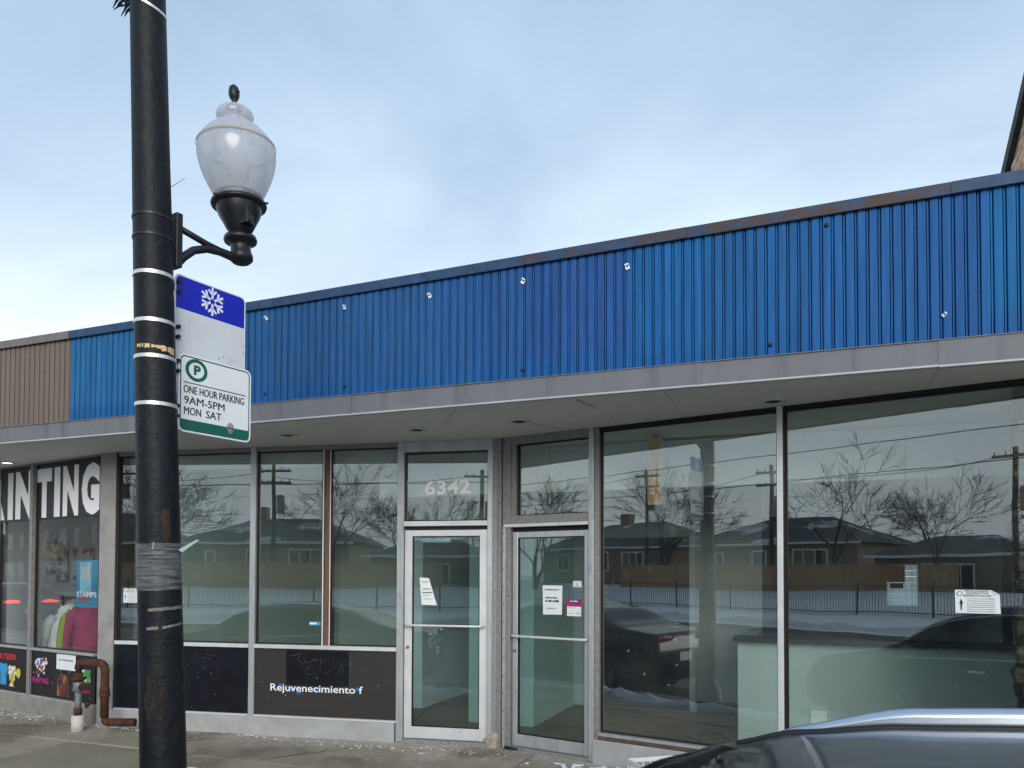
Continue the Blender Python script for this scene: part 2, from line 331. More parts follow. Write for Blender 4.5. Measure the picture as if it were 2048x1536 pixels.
def panel_extra(t, c, vec):
    # repainted patches of different blues across the run of metal panels
    n = t.nodes.new; l = t.links.new
    g = n('ShaderNodeNewGeometry'); sx = n('ShaderNodeSeparateXYZ'); l(g.outputs['Position'], sx.inputs[0])
    m1 = n('ShaderNodeMapRange'); l(sx.outputs['X'], m1.inputs[0]); m1.inputs[1].default_value = -8; m1.inputs[2].default_value = 2
    rp = n('ShaderNodeValToRGB'); l(m1.outputs[0], rp.inputs[0]); rp.color_ramp.interpolation = 'CONSTANT'
    E_ = rp.color_ramp.elements
    stops = [(0.0,(.018,.126,.30)),(.325,(.020,.099,.252)),(.367,(.021,.094,.252)),(.52,(.019,.089,.258)),(.60,(.020,.083,.265)),(.679,(.010,.108,.305)),(.735,(.012,.102,.288)),(.80,(.012,.098,.288)),(.885,(.012,.093,.278)),(.905,(.006,.122,.312))]
    E_[0].position = 0; E_[0].color = (*stops[0][1],1); E_[1].position = stops[1][0]; E_[1].color = (*stops[1][1],1)
    for p_, c_ in stops[2:]:
        e_ = E_.new(p_); e_.color = (*c_,1)
    # fresher strip near the bottom edge, uneven
    nz = n('ShaderNodeTexNoise'); nz.inputs['Scale'].default_value = 5; l(g.outputs['Position'], nz.inputs['Vector'])
    zz = n('ShaderNodeMath'); zz.operation = 'MULTIPLY_ADD'; l(nz.outputs['Fac'], zz.inputs[0]); zz.inputs[1].default_value = .16; l(sx.outputs['Z'], zz.inputs[2])
    mr = n('ShaderNodeMapRange'); l(zz.outputs[0], mr.inputs[0]); mr.inputs[1].default_value = 3.42; mr.inputs[2].default_value = 3.31; mr.inputs[3].default_value = 0; mr.inputs[4].default_value = .75
    mx = n('ShaderNodeMix'); mx.data_type = 'RGBA'; l(mr.outputs[0], mx.inputs[0]); l(rp.outputs[0], mx.inputs[6]); mx.inputs[7].default_value = (.010,.094,.285,1)
    # vertical weather streaks
    mp_ = n('ShaderNodeMapping'); mp_.inputs['Scale'].default_value = (26,1,1.3); l(g.outputs['Position'], mp_.inputs['Vector'])
    st = n('ShaderNodeTexNoise'); st.inputs['Scale'].default_value = 1.6; st.inputs['Detail'].default_value = 6; l(mp_.outputs[0], st.inputs['Vector'])
    sr = n('ShaderNodeMapRange'); l(st.outputs['Fac'], sr.inputs[0]); sr.inputs[1].default_value = .3; sr.inputs[2].default_value = .7; sr.inputs[3].default_value = .80; sr.inputs[4].default_value = 1.18
    oi = n('ShaderNodeObjectInfo'); o2 = n('ShaderNodeMapRange'); l(oi.outputs['Random'], o2.inputs[0]); o2.inputs[3].default_value = .92; o2.inputs[4].default_value = 1.08
    mm = n('ShaderNodeMath'); mm.operation = 'MULTIPLY'; l(sr.outputs[0], mm.inputs[0]); l(o2.outputs[0], mm.inputs[1])
    vm = n('ShaderNodeVectorMath'); vm.operation = 'SCALE'; l(mx.outputs[2], vm.inputs[0]); l(mm.outputs[0], vm.inputs['Scale'])
    return vm.outputs[0]
M_['blue'] = pmat('blue_panel_paint', (.02,.1,.4), .6, 0, .1, 4, spec=.18, bump=.25, bscale=5, extra=panel_extra, wpos=True, dirt=(.035,.055,.085), dscale=7, dth=(.66,.80))
M_['brown_metal'] = pmat('brown_panel_paint', (.155,.118,.098), .55, 0, .08, 3, rnd=.06, wpos=True, stretch=(14,1,1), dirt=(.10,.08,.07), dscale=1.4, dth=(.6,.8))
def coping_extra(t, c, vec):
    n = t.nodes.new; l = t.links.new
    g = n('ShaderNodeNewGeometry'); sx = n('ShaderNodeSeparateXYZ'); l(g.outputs['Position'], sx.inputs[0])
    mp_ = n('ShaderNodeMapping'); mp_.inputs['Scale'].default_value = (2.2,1,6); l(g.outputs['Position'], mp_.inputs['Vector'])
    nz = n('ShaderNodeTexNoise'); nz.inputs['Scale'].default_value = 2.4; nz.inputs['Detail'].default_value = 8; nz.inputs['Roughness'].default_value = .75; l(mp_.outputs[0], nz.inputs['Vector'])
    a = n('ShaderNodeMapRange'); l(sx.outputs['X'], a.inputs[0]); a.inputs[1].default_value = -2.6; a.inputs[2].default_value = -.9; a.inputs[3].default_value = -.10; a.inputs[4].default_value = .06
    b = n('ShaderNodeMath'); b.operation = 'ADD'; l(nz.outputs['Fac'], b.inputs[0]); l(a.outputs[0], b.inputs[1])
    a2 = n('ShaderNodeMapRange'); l(sx.outputs['X'], a2.inputs[0]); a2.inputs[1].default_value = .7; a2.inputs[2].default_value = 1.0; a2.inputs[4].default_value = -.16
    b2_ = n('ShaderNodeMath'); b2_.operation = 'ADD'; l(b.outputs[0], b2_.inputs[0]); l(a2.outputs[0], b2_.inputs[1])
    mr = n('ShaderNodeMapRange'); l(b2_.outputs[0], mr.inputs[0]); mr.inputs[1].default_value = .47; mr.inputs[2].default_value = .58
    mx = n('ShaderNodeMix'); mx.data_type = 'RGBA'; l(mr.outputs[0], mx.inputs[0]); l(c, mx.inputs[6]); mx.inputs[7].default_value = (.055,.036,.034,1)
    return mx.outputs[2]
M_['coping'] = pmat('coping_blue', (.018,.055,.125), .6, 0, .35, 9, extra=coping_extra, wpos=True)
M_['coping_brown'] = pmat('coping_brown', (.17,.15,.145), .55, .1, .15, 6, wpos=True)
def brickmat(name, c1, c2, mortar, bw=.21, rh=.075):
    m = bpy.data.materials.new(name); m.use_nodes = True; t = m.node_tree; P = t.nodes['Principled BSDF']; P.inputs['Roughness'].default_value = .9
    tcx = t.nodes.new('ShaderNodeTexCoord'); mp_ = t.nodes.new('ShaderNodeMapping'); mp_.inputs['Rotation'].default_value = (R(90),0,0)
    br = t.nodes.new('ShaderNodeTexBrick'); br.inputs['Scale'].default_value = 1; br.inputs['Brick Width'].default_value = bw; br.inputs['Row Height'].default_value = rh; br.inputs['Mortar Size'].default_value = .008
    br.inputs['Color1'].default_value = (*c1,1); br.inputs['Color2'].default_value = (*c2,1); br.inputs['Mortar'].default_value = (*mortar,1)
    t.links.new(tcx.outputs['Object'], mp_.inputs[0]); t.links.new(mp_.outputs[0], br.inputs['Vector']); t.links.new(br.outputs['Color'], P.inputs['Base Color'])
    return m
M_['brick'] = pmat('brick', (.46,.29,.19), .9, 0, .2, 12, rnd=.35, bump=.4, bscale=60)
M_['mortar'] = pmat('mortar', (.26,.21,.16), .95, 0, .15, 20)
M_['brick_far'] = brickmat('brick_wall', (.20,.085,.055), (.15,.07,.05), (.20,.18,.16))
M_['tan_brick_far'] = brickmat('tan_brick_wall', (.22,.16,.11), (.18,.13,.09), (.24,.21,.18))
M_['stone'] = pmat('rubble_stone', (.085,.062,.045), .9, 0, .35, 9, rnd=.5, bump=.8, bscale=22)

def patchmat(name, cols, scale=14):
    m = bpy.data.materials.new(name); m.use_nodes = True; t = m.node_tree; P = t.nodes['Principled BSDF']; P.inputs['Roughness'].default_value = .45
    tcx = t.nodes.new('ShaderNodeTexCoord'); v = t.nodes.new('ShaderNodeTexVoronoi'); v.inputs['Scale'].default_value = scale; t.links.new(tcx.outputs['Object'], v.inputs['Vector'])
    s = t.nodes.new('ShaderNodeSeparateColor'); t.links.new(v.outputs['Color'], s.inputs[0]); rp = t.nodes.new('ShaderNodeValToRGB'); rp.color_ramp.interpolation = 'CONSTANT'; t.links.new(s.outputs[0], rp.inputs[0])
    E_ = rp.color_ramp.elements; E_[0].color = (*cols[0],1); E_[1].position = 1/len(cols); E_[1].color = (*cols[1],1)
    for i, c in enumerate(cols[2:]): e_ = E_.new((i+2)/len(cols)); e_.color = (*c,1)
    t.links.new(rp.outputs[0], P.inputs['Base Color']); return m
# ------------------------------------------------------------------ plan of the shopfronts
PL, CC, PR, PP, PQ = (-7.1,6.27), (-2.79,6.92), (1.35,5.97), (-7.33,6.30), (-9.51,6.72)
FY = 5.48                      # plane of the metal fascia
FL, FR, FP = frame(PL, CC), frame(CC, PR), frame(PQ, PP)
PLEN = math.hypot(PP[0]-PQ[0], PP[1]-PQ[1])
SOF = 2.975
def ztop(X):
    pts = [(-14,4.03),(-7.8,4.037),(-5.95,4.041),(-4.65,4.051),(-3.82,4.064),(.71,4.137),(2.2,4.158)]
    for (a, b), (c, d) in zip(pts, pts[1:]):
        if X <= c: return b+(d-b)*(X-a)/(c-a)
    return pts[-1][1]
XE = 1.98   # right end of the vacant shop

# ------------------------------------------------------------------ ground
def sheet(name, x0, x1, y0, y1, z0, z1, mat, nx=1, ny=1, amp=0, **k):
    mb = MB(); idx = {}
    for j in range(ny+1):
        for i in range(nx+1):
            x = x0+(x1-x0)*i/nx; y = y0+(y1-y0)*j/ny; z = z0+(z1-z0)*j/ny
            if amp and 0 < j: z += amp*mnoise.noise(Vector((x*.3, y*.3, 0)))
            idx[i, j] = len(mb.v); mb.v.append((x, y, z))
    for j in range(ny):
        for i in range(nx):
            mb.f.append((idx[i,j], idx[i+1,j], idx[i+1,j+1], idx[i,j+1])); mb.mi.append(0); mb.sm.append(bool(amp))
    return mb.build(name, mat, None, **k)
sheet('ground', -600, 600, -600, 600, -.60, -.60, pmat('ground_earth', (.58,.59,.60), .9, 0, .1, .05, wpos=True), kind='structure')
CURB_Y = 2.72; ST = -.27
def walk_z(y): return -.028*max(0, 6.3-y)
# road
road = sheet('road', -260, 120, -12.2, CURB_Y-.15, ST, ST, M_['asphalt'], kind='structure')
for k in range(-11, 2):
    bx('lane_marking', pmat('yellow_paint%d' % k, (.45,.30,.03), .7, 0, .3, 9) if k == -11 else bpy.data.materials['yellow_paint-11'], road, k*9-2, k*9+3, -4.9, -4.78, ST-.02, ST+.004, ch=0)
kerb = bx('kerb', M_['kerb'], None, -120, 60, CURB_Y-.15, CURB_Y, ST-.1, walk_z(CURB_Y), ch=.015, kind='structure')
kerb2 = bx('kerb', M_['kerb'], None, -120, 60, -12.35, -12.2, ST-.1, ST+.14, ch=.015, kind='structure')
# sidewalk: a bed with concrete slabs laid on it
walk = bx('sidewalk', M_['kerb'], None, -40, 20, CURB_Y+.003, 9.0, -.5, walk_z(CURB_Y)-.05, ch=0, kind='structure')
ys = [CURB_Y+.02, 4.25, 5.62, 7.3]
xs = [-2.38-1.5*9+1.5*i for i in range(15)]
wet = {(6,1),(6,0)}
for i in range(len(xs)-1):
    for j in range(3):
        x0, x1, y0, y1 = xs[i]+.009, xs[i+1]-.009, ys[j]+.009, ys[j+1]-.009
        dz = random.uniform(-.005, .004); c = .008
        mb = MB(); b = []
        zf = lambda y: walk_z(y)+dz
        top = [(x0+c,y0+c),(x1-c,y0+c),(x1-c,y1-c),(x0+c,y1-c)]; edge = [(x0,y0),(x1,y0),(x1,y1),(x0,y1)]
        mb.face([(x,y,zf(y)) for x,y in top])
        for a in range(4):
            e1, e2, t1, t2 = edge[a], edge[(a+1)%4], top[a], top[(a+1)%4]
            mb.face([(*e1,zf(e1[1])-.008),(*e2,zf(e2[1])-.008),(*t2,zf(t2[1])),(*t1,zf(t1[1]))])
            mb.face([(*e1,zf(e1[1])-.1),(*e2,zf(e2[1])-.1),(*e2,zf(e2[1])-.008),(*e1,zf(e1[1])-.008)])
        mb.build('paving_slab', M_['walk_wet'] if (i,j) in wet else M_['walk'], walk)

# ------------------------------------------------------------------ vacant shop: fascia, coping, soffit
shop = empty('vacant_storefront', (-2.8, 6.9, 0), 0, 'vacant shop unit under the blue ribbed metal parapet, numbered 6342', 'storefront')
shop.location = (0,0,0)
prt = empty('print_shop', (0,0,0), 0, 'print shop with brown ribbed parapet and big white lettering on black glass', 'storefront')
XB = -6.779   # brown meets blue
PITCH_R = .0703
# one rib panel: a flat pan with returned edges, standing proud of a recessed backing sheet
pan = MB(); wd = PITCH_R-.0095
pan.prism([(0,0),(wd,0),(wd,1),(0,1)], 0, .002)
pan = MB()
wd = .0505
for sec in ([(0,.022),(.0015,.0015),(.004,0),(wd-.004,0),(wd-.0015,.0015),(wd,.022)], [(wd+.0042,.022),(wd+.0048,.007),(wd+.0138,.007),(wd+.0144,.022)]):
    for (a, b) in zip(sec, sec[1:]):
        pan.face([(a[0],a[1],0),(b[0],b[1],0),(b[0],b[1],1),(a[0],a[1],1)])
pan_blue = pan.mesh('metal_panel', M_['blue']); pan_brown = pan.mesh('metal_panel', M_['brown_metal'])
zb = 3.127
x = XB; k = 0
while x < XE-.02:
    o = put('metal_panel', pan_blue, shop, Matrix.Translation((x, FY+random.uniform(-.0012,.0012), zb)) @ Matrix.Diagonal((1,1,ztop(x)-.045-zb,1)) @ Matrix.Rotation(random.uniform(-.0008,.0008), 4, 'Y'))
    x += PITCH_R
x = XB-PITCH_R
while x > -10.2:
    put('metal_panel', pan_brown, prt, Matrix.Translation((x, FY, zb)) @ Matrix.Diagonal((1,1,ztop(x)-.045-zb,1))); x -= PITCH_R
mb = MB(); mb.prism([(XB,zb),(XE,zb),(XE,ztop(XE)-.02),(-3.82,ztop(-3.82)-.02),(XB,ztop(XB)-.02)], FY+.024, FY+.030); mb.build('backing_sheet', M_['blue'], shop)
bx('backing_sheet', M_['brown_metal'], prt, -10.3, XB-.002, FY+.024, FY+.030, zb, 3.97, ch=0)
def coping(x0, x1, mat, par, h=.072, dy=0):
    mb = MB(); y0 = FY-.028+dy
    za, zc = ztop(x0), ztop(x1)
    P0 = [(y0,-h),(y0+.004,-h-.004),(y0+.02,-h),(y0+.012,-.012),(FY+.30,.0),(FY+.30,.014),(y0+.004,.004),(y0,-.004)]
    n = len(P0); bb = len(mb.v)
    for X_, z_ in ((x0,za),(x1,zc)):
        for (y, z) in P0: mb.v.append((X_, y, z_+z))
    for i in range(n):
        j = (i+1)%n; mb.f.append((bb+j, bb+i, bb+n+i, bb+n+j)); mb.mi.append(0); mb.sm.append(False)
    mb.f.append(tuple(bb+i for i in range(n))); mb.f.append(tuple(bb+n+i for i in range(n-1,-1,-1))); mb.mi += [0,0]; mb.sm += [False]*2
    mb.build('coping', mat, par)
cx = [XB,-4.33,-2.0,-.78,.86,XE]
for i, (a, b) in enumerate(zip(cx, cx[1:])): coping(a+.001, b-.001, M_['coping'], shop, dy=.003*(i%2))
coping(-10.3, -7.33, M_['coping_brown'], prt); coping(-7.328, XB-.002, M_['coping_brown'], prt, dy=-.003)
# grey fascia sheets with lapped seams, and the bright drip lip below
fx = [-9.6,-6.408,-3.544,-2.145,-.711,.779,XE]
def zfb(X): return 2.972-.006*max(0,X)
for i, (a, b) in enumerate(zip(fx, fx[1:])):
    par = prt if b <= -6.4 else shop
    mb = MB(); y0 = FY-.048-(.003 if i % 2 else 0)
    mb.box(a+.002, b+.028, y0, y0+.006, zfb(a)+.012, 3.135)
    if i == 2:   # a dent pushed into this sheet
        mb = MB(); nx, nz = 36, 10; g = {}
        for p in range(nx+1):
            for q in range(nz+1):
                X_ = a+.002+(b+.026-a)*p/nx; Z_ = zfb(a)+.012+(3.135-zfb(a)-.012)*q/nz
                d = .012*math.exp(-((X_-(-3.0))/.13)**2-((Z_-3.02)/.06)**2)
                g[p,q] = len(mb.v); mb.v.append((X_, y0+d, Z_))
        for p in range(nx):
            for q in range(nz):
                mb.f.append((g[p,q],g[p+1,q],g[p+1,q+1],g[p,q+1])); mb.mi.append(0); mb.sm.append(True)
    mb.build('fascia_sheet', M_['fascia'], par)
    mb = MB(); mb.cbox(a+.002, b+.001, y0-.012, y0+.03, zfb(a)-.006, zfb(a)+.010, .004); mb.build('drip_lip', M_['lip'], par)
    mb = MB(); mb.box(a+.002, b+.001, FY-.058, FY+.02, 3.1352, 3.141); mb.build('ledge', M_['fascia'], par)
    mb = MB(); mb.box(b-.004, b+.03, y0-.0035, y0-.0005, zfb(a)+.013, 3.134); mb.build('seam_cover', M_['fascia'], par)
# soffit boards
sx_ = [-9.6,-6.41,-3.62,-.95,.79,XE]
for i, (a, b) in enumerate(zip(sx_, sx_[1:])):
    bx('soffit_board', M_['soffit'], prt if i == 0 else shop, a+.002, b-.002, FY-.03, 7.3, SOF+random.uniform(0,.003), SOF+.03, ch=0)
def crack(p0, p1, n=9, amp=.02, wid=.003, par=None):
    mb = MB(); pts = []
    for i in range(n+1):
        t = i/n; pts.append(Vector(p0).lerp(Vector(p1), t)+Vector((random.uniform(-amp,amp), random.uniform(-amp,amp), 0)))
    mb.tube(pts, [wid*random.uniform(.3,1) for _ in pts], 4, smooth=False); mb.build('crack', M_['dark'], par or shop)
crack((-2.60,5.52,2.974), (-3.02,6.12,2.974)); crack((-1.62,5.5,2.974), (-1.55,5.9,2.974)); crack((-2.26,6.24,2.974), (-2.05,6.62,2.974), 6, .01, .002)
for (p0_, p1_) in (((-6.2,5.66),(-5.5,6.25)),((-4.6,5.7),(-4.1,6.3)),((-2.3,5.95),(-1.5,6.35)),((-8.6,5.7),(-7.6,6.1))): crack((*p0_,walk_z(p0_[1])-.0005), (*p1_,walk_z(p1_[1])-.0005), 14, .025, .0026, walk)
# recessed can lights
def downlight(x, y, lit=False, par=shop):
    t = MB(); t.lathe([(.062,-.004),(.066,-.010),(.092,-.012),(.096,-.006),(.096,.001),(.062,.001)], 28, cap=False)
    o = t.build('downlight', M_['alu_white'], par, Matrix.Translation((x,y,SOF-.001)))
    c = MB(); c.lathe([(.0615,.0),(.055,-.003),(.001,-.0035)], 24, cap=False); c.build('lamp_opening', emat('lit_lens',(1,.96,.85),3.5) if lit else M_['dark'], o)
for (x, y) in ((-3.319,6.205),(-2.304,6.158),(-.233,6.101),(-4.6,6.02)): downlight(x, y)
downlight(-8.95, 6.41, True, prt)
# sign clips and bolts left on the metal panels (each a bent tab)
def clip(x, z, a, s=1.0):
    mb = MB(); M = Matrix.Translation((x, FY-.002, z)) @ Matrix.Rotation(a, 4, 'Y')
    mb.box(-.020*s,.020*s,-.006,0,-.026*s,-.010*s,M=M); mb.box(-.020*s,-.006*s,-.006,0,-.010*s,.012*s,M=M); mb.box(-.020*s,.018*s,-.022,-.006,.012*s,.024*s,M=M)
    mb.box(.008*s,.020*s,-.006,0,-.010*s,.012*s,M=M)
    mb.build('sign_clip', M_['white'], shop)
for i, (x, z) in enumerate(((-4.417,3.896),(-3.616,3.896),(-2.817,3.892),(-2.017,3.902),(-1.209,3.9))): clip(x, z, (-.5,.2,-.3,.6,-.2)[i], (.6,.62,.68,.75,.75)[i])
clip(.818,3.307,.9,.5)
for (x, z) in ((-3.609,3.227),(-2.019,3.219),(-.224,3.225),(.134,3.99),(-4.43,3.23)):
    mb = MB(); mb.lathe([(.014,0),(.014,.005),(.008,.010),(.003,.011)], 12, M=Matrix.Rotation(R(90),4,'X')); mb.build('bolt', M_['black_metal'], shop, Matrix.Translation((x, FY-.001, z)))

# ------------------------------------------------------------------ glazing, left wing
A, AW, AO, GK = M_['alu'], M_['alu_white'], M_['alu_old'], M_['gasket']
def pane(par, M, s0, s1, z0, z1, mat, y=.03):
    return bx('pane', mat, par, s0, s1, y, y+.006, z0, z1, M, ch=0)
def window(par, M, s0, s1, z0, z1, mat, y=.03, gl=True):
    # gasket frame as the window, glass as its piece
    mb = MB(); g = .012
    mb.box(s0,s0+g,y-.012,y+.02,z0,z1); mb.box(s1-g,s1,y-.012,y+.02,z0,z1); mb.box(s0+g,s1-g,y-.012,y+.02,z0,z0+g); mb.box(s0+g,s1-g,y-.012,y+.02,z1-g,z1)
    o = mb.build('window', GK, par, M); bx('pane', mat, o, s0+g*.5, s1-g*.5, y, y+.006, z0+g*.5, z1-g*.5, ch=0); return o
ZT = 2.93
window(shop, FL, .09, 1.689, .925, ZT, M_['glass'])
window(shop, FL, 1.752, 2.497, .925, ZT, M_['glass'])
window(shop, FL, 2.581, 3.318, .925, ZT, M_['glass'])
bx('mullion', A, shop, 1.689, 1.752, -.02, .09, .17, SOF, FL)
bx('wood_post', M_['wood_post'], shop, 2.510, 2.568, .035, .16, .2, SOF, FL)
for s_ in (2.4955, 2.5745): bx('silicone_joint', M_['white'], shop, s_, s_+.008, .012, .030, .925, ZT, FL, ch=0)
bx('head_frame', AO, shop, .085, 3.318, 0, .09, ZT, SOF, FL)
bx('blind_box', M_['int_ceiling'], shop, .1, 3.3, .14, .30, 2.78, 2.96, FL)
bx('corner_frame', GK, shop, .0, .09, 0, .12, .18, SOF, FL)
for (a, b) in ((.085,1.688),(1.753,3.318)):
    bx('sill', AW, shop, a, b, -.03, .09, .885, .925, FL)
    bx('base_trim', AW, shop, a, b, -.028, .05, .178, .200, FL)
bx('kick_panel', M_['navy_panel'], shop, .085, 1.688, .0, .05, .200, .885, FL, ch=0, label='scuffed navy black kick panel')
bx('kick_panel', M_['brown_panel'], shop, 1.753, 3.318, .0, .05, .200, .885, FL, ch=0, label='taupe brown kick panel with peeled lettering')
bx('sticker_ghost', M_['navy_panel'], shop, 2.112, 2.803, -.002, .0, .513, .869, FL, ch=0)
bx('base_curb', M_['concrete_curb'], shop, .02, 3.30, -.03, .2, -.2, .176, FL, ch=.008)
# peeled lettering on the kick panel
tm = text_mesh('Rejuvenecimiento f', .098, 1.02, .012); tm.build('lettering', M_['white'], shop, FL @ Matrix.Translation((1.936,-.004,.425)), label='white peeling word Rejuvenecimiento on the kick panel')
M_['tape_blue'] = pmat('blue_tape', (.01,.13,.42), .5, 0, .3, 20)
for (a, b, c, d) in ((2.02,2.09,.485,.52),(2.13,2.22,.455,.485),(2.22,2.29,.428,.452),(2.40,2.50,.46,.49),(2.55,2.60,.45,.48),(2.86,2.93,.472,.505)):
    mb = MB(); mb.prism([(a,c),(b-.01,c-.005),(b,d),(a+.02,d+.006)], -.0032, -.0022); mb.build('backing_film', M_['tape_blue'], shop, FL)
# scratched graffiti on the panels
def scratch(M, par, s0, s1, z0, z1, n, seed):
    rr = random.Random(seed); mb = MB()
    for i in range(n):
        a = rr.uniform(s0,s1); c = rr.uniform(z0,z1); pts = []; th = rr.uniform(0,6)
        for q in range(6):
            pts.append((a, -.0028, c)); th += rr.uniform(-.9,.9); a += .028*math.cos(th); c += .022*math.sin(th)
        mb.tube(pts, .0008, 3, smooth=False)
    return mb.build('scratches', M_['grey_ink'], par, M, kind='stuff')
scratch(FL, shop, 2.16, 2.72, .62, .84, 10, 3); scratch(FL, shop, 1.0, 1.3, .70, .85, 4, 5)
def specks(M, par, s0, s1, z0, z1, n, seed, r0=.002, r1=.006, y=-.0035, mat=None):
    rr = random.Random(seed); mb = MB()
    for i in range(n):
        a, c, q = rr.uniform(s0,s1), rr.uniform(z0,z1), rr.uniform(r0,r1)
        mb.prism([(a+q*math.cos(t)*rr.uniform(.5,1.3), c+q*math.sin(t)*rr.uniform(.5,1.5)) for t in (0,1.2,2.4,3.7,5)], y, y+.001)
    return mb.build('paint_specks', mat or M_['paper'], par, M, kind='stuff')
specks(FL, shop, .4, 1.66, .23, .86, 16, 9, .0015, .0045); specks(FL, shop, 1.8, 3.25, .23, .88, 14, 11, .0015, .004)

# doors --------------------------------------------------------------
def door_leaf(par, M, s0, s1, z0, z1, st, bot, top, mat, gl, bar_z, bar_side):
    # left stile is the door root part; the other members and the pane are its pieces
    d = bx('door', mat, par, s0, s0+st, .0, .045, z0, z1, M)
    bx('stile', mat, d, s1-st, s1, .0, .045, z0, z1)
    bx('bottom_rail', mat, d, s0+st+.0005, s1-st-.0005, .0015, .0435, z0, z0+bot)
    bx('top_rail', mat, d, s0+st+.0005, s1-st-.0005, .0015, .0435, z1-top, z1)
    for (a, b, c, e_) in ((s0+st,s0+st+.009,z0+bot,z1-top),(s1-st-.009,s1-st,z0+bot,z1-top)): bx('glazing_bead', GK, d, a, b, .010, .035, c, e_, ch=0)
    for (c, e_) in ((z0+bot,z0+bot+.009),(z1-top-.009,z1-top)): bx('glazing_bead', GK, d, s0+st+.009, s1-st-.009, .010, .035, c, e_, ch=0)
    bx('pane', gl, d, s0+st+.002, s1-st-.002, .02, .026, z0+bot+.002, z1-top-.002, ch=0)
    mb = MB(); mb.tube([(s0+bar_side[0],-.002,bar_z),(s0+bar_side[0],-.045,bar_z),(s0+bar_side[0]+.03,-.055,bar_z),(s1-bar_side[1]-.03,-.055,bar_z),(s1-bar_side[1],-.045,bar_z),(s1-bar_side[1],-.002,bar_z)], .012, 10)
    mb.build('push_bar', M_['alu_white'], d)
    mb = MB(); mb.lathe([(.016,0),(.016,.008),(.011,.012)], 14, M=Matrix.Rotation(R(90),4,'X')); mb.build('lock_cylinder', M_['galv'], d, Matrix.Translation((s0+st*.5 if bar_side[0] < .1 else s1-st*.5, 0, .93)))
    return d
bx('jamb', A, shop, 3.318, 3.387, -.03, .10, .0, SOF, FL)
bx('jamb', A, shop, 4.246, 4.30, -.03, .10, .0, SOF, FL)
dl = door_leaf(shop, FL, 3.392, 4.241, .035, 2.092, .078, .115, .06, AW, M_['door_glass'], 1.151, (.03,.03))
bx('transom_bar', AW, shop, 3.3875, 4.2455, -.028, .09, 2.131, 2.181, FL)
bx('door_stop', GK, shop, 3.3875, 4.2455, .02, .09, 2.094, 2.1305, FL, ch=0)
bx('transom_head', A, shop, 3.3875, 4.2455, -.02, .09, 2.87, SOF, FL)
window(shop, FL, 3.3875, 4.2455, 2.1815, 2.8695, M_['glass'])
bx('threshold', M_['alu_old'], shop, 3.387, 4.246, -.05, .12, -.01, .03, FL)
tm = text_mesh('6342', .140, .475, .018); tm.build('house_number', M_['num'], shop, FL @ Matrix.Translation((3.588,.0265,2.444)) @ Matrix.Rotation(R(-1.0),4,'Y'), label='white number 6342 on the transom pane')
# corner post between the two doors, battered aluminium, with a mortar repair at its foot
bx('corner_post', AO, shop, 4.302, 4.352, -.045, .10, -.02, SOF, FL)
bx('corner_post', AO, shop, -.012, .052, -.048, .1, -.02, SOF, FR)
bx('corner_seal', GK, shop, .0525, .062, -.03, .06, 0, SOF, FR, ch=0)
bx('jamb', AO, shop, .0625, .150, -.035, .10, 0, SOF, FR)
bx('screw_strip', A, shop, .066, .096, -.0405, -.0355, 0, 2.12, FR, ch=.002)
for i in range(12):
    mb = MB(); mb.lathe([(.006,0),(.006,.002),(.002,.004)], 8, M=Matrix.Rotation(R(90),4,'X')); mb.build('screw', M_['dark'], shop, FR @ Matrix.Translation((.081+random.uniform(-.002,.002),-.041,.18+i*.17)))
mb = MB()
def lump(mb, x, y, z, rx, ry, rz, seed, seg=14, rings=8, m=0, cube=0.0, amp=.32, smooth=True):
    b = len(mb.v)
    for i in range(rings+1):
        ph = math.pi*i/rings
        for k in range(seg):
            th = 2*math.pi*k/seg; d = Vector((math.sin(ph)*math.cos(th), math.sin(ph)*math.sin(th), math.cos(ph)))
            q = (1/max(abs(d.x),abs(d.y),abs(d.z)))**cube+amp*mnoise.noise(d*1.9+Vector((seed,seed*.7,0)))+.10*mnoise.noise(d*5+Vector((0,seed,0)))
            mb.v.append((x+rx*d.x*q, y+ry*d.y*q, z+rz*d.z*q))
    for i in range(rings):
        for k in range(seg):
            k2 = (k+1) % seg; mb.f.append((b+i*seg+k, b+(i+1)*seg+k, b+(i+1)*seg+k2, b+i*seg+k2)); mb.mi.append(m); mb.sm.append(smooth)
lump(mb, 0, .02, .02, .08, .04, .11, 9.4, 28, 20, amp=.75); mb.build('mortar_repair', pmat('crumbling_mortar', (.36,.32,.25), .95, 0, .35, 22, bump=1, bscale=60), shop, Matrix.Translation((-2.84,6.86,0)))
bx('jamb', A, shop, .997, 1.046, -.035, .10, 0, SOF, FR)
bx('mullion', AO, shop, 1.047, 1.092, -.02, .09, 0, SOF, FR)
dr = door_leaf(shop, FR, .158, .994, .03, 2.061, .057, .112, .055, A, M_['door_glass'], 1.073, (.02,.02))
bx('transom_bar', AO, shop, .1505, .9965, -.04, .09, 2.105, 2.215, FR)
bx('transom_ledge', AW, shop, .09, .9965, -.055, -.0405, 2.105, 2.135, FR)
bx('door_stop', GK, shop, .1505, .9965, .02, .09, 2.0625, 2.1045, FR, ch=0)
bx('transom_head', AO, shop, .1505, .9965, -.03, .09, 2.90, SOF, FR)
bx('transom_side', AO, shop, .1505, .200, -.02, .08, 2.2155, 2.8995, FR)
window(shop, FR, .2005, .9965, 2.2155, 2.8995, M_['glass'])
bx('threshold', M_['alu_old'], shop, .15, .996, -.05, .12, -.02, .026, FR)
mb = MB(); mb.tube([(.12,-.06,.018),(.26,-.07,.018)], [.016,.010], 8); mb.build('pivot_cover', M_['black_metal'], shop, FR)
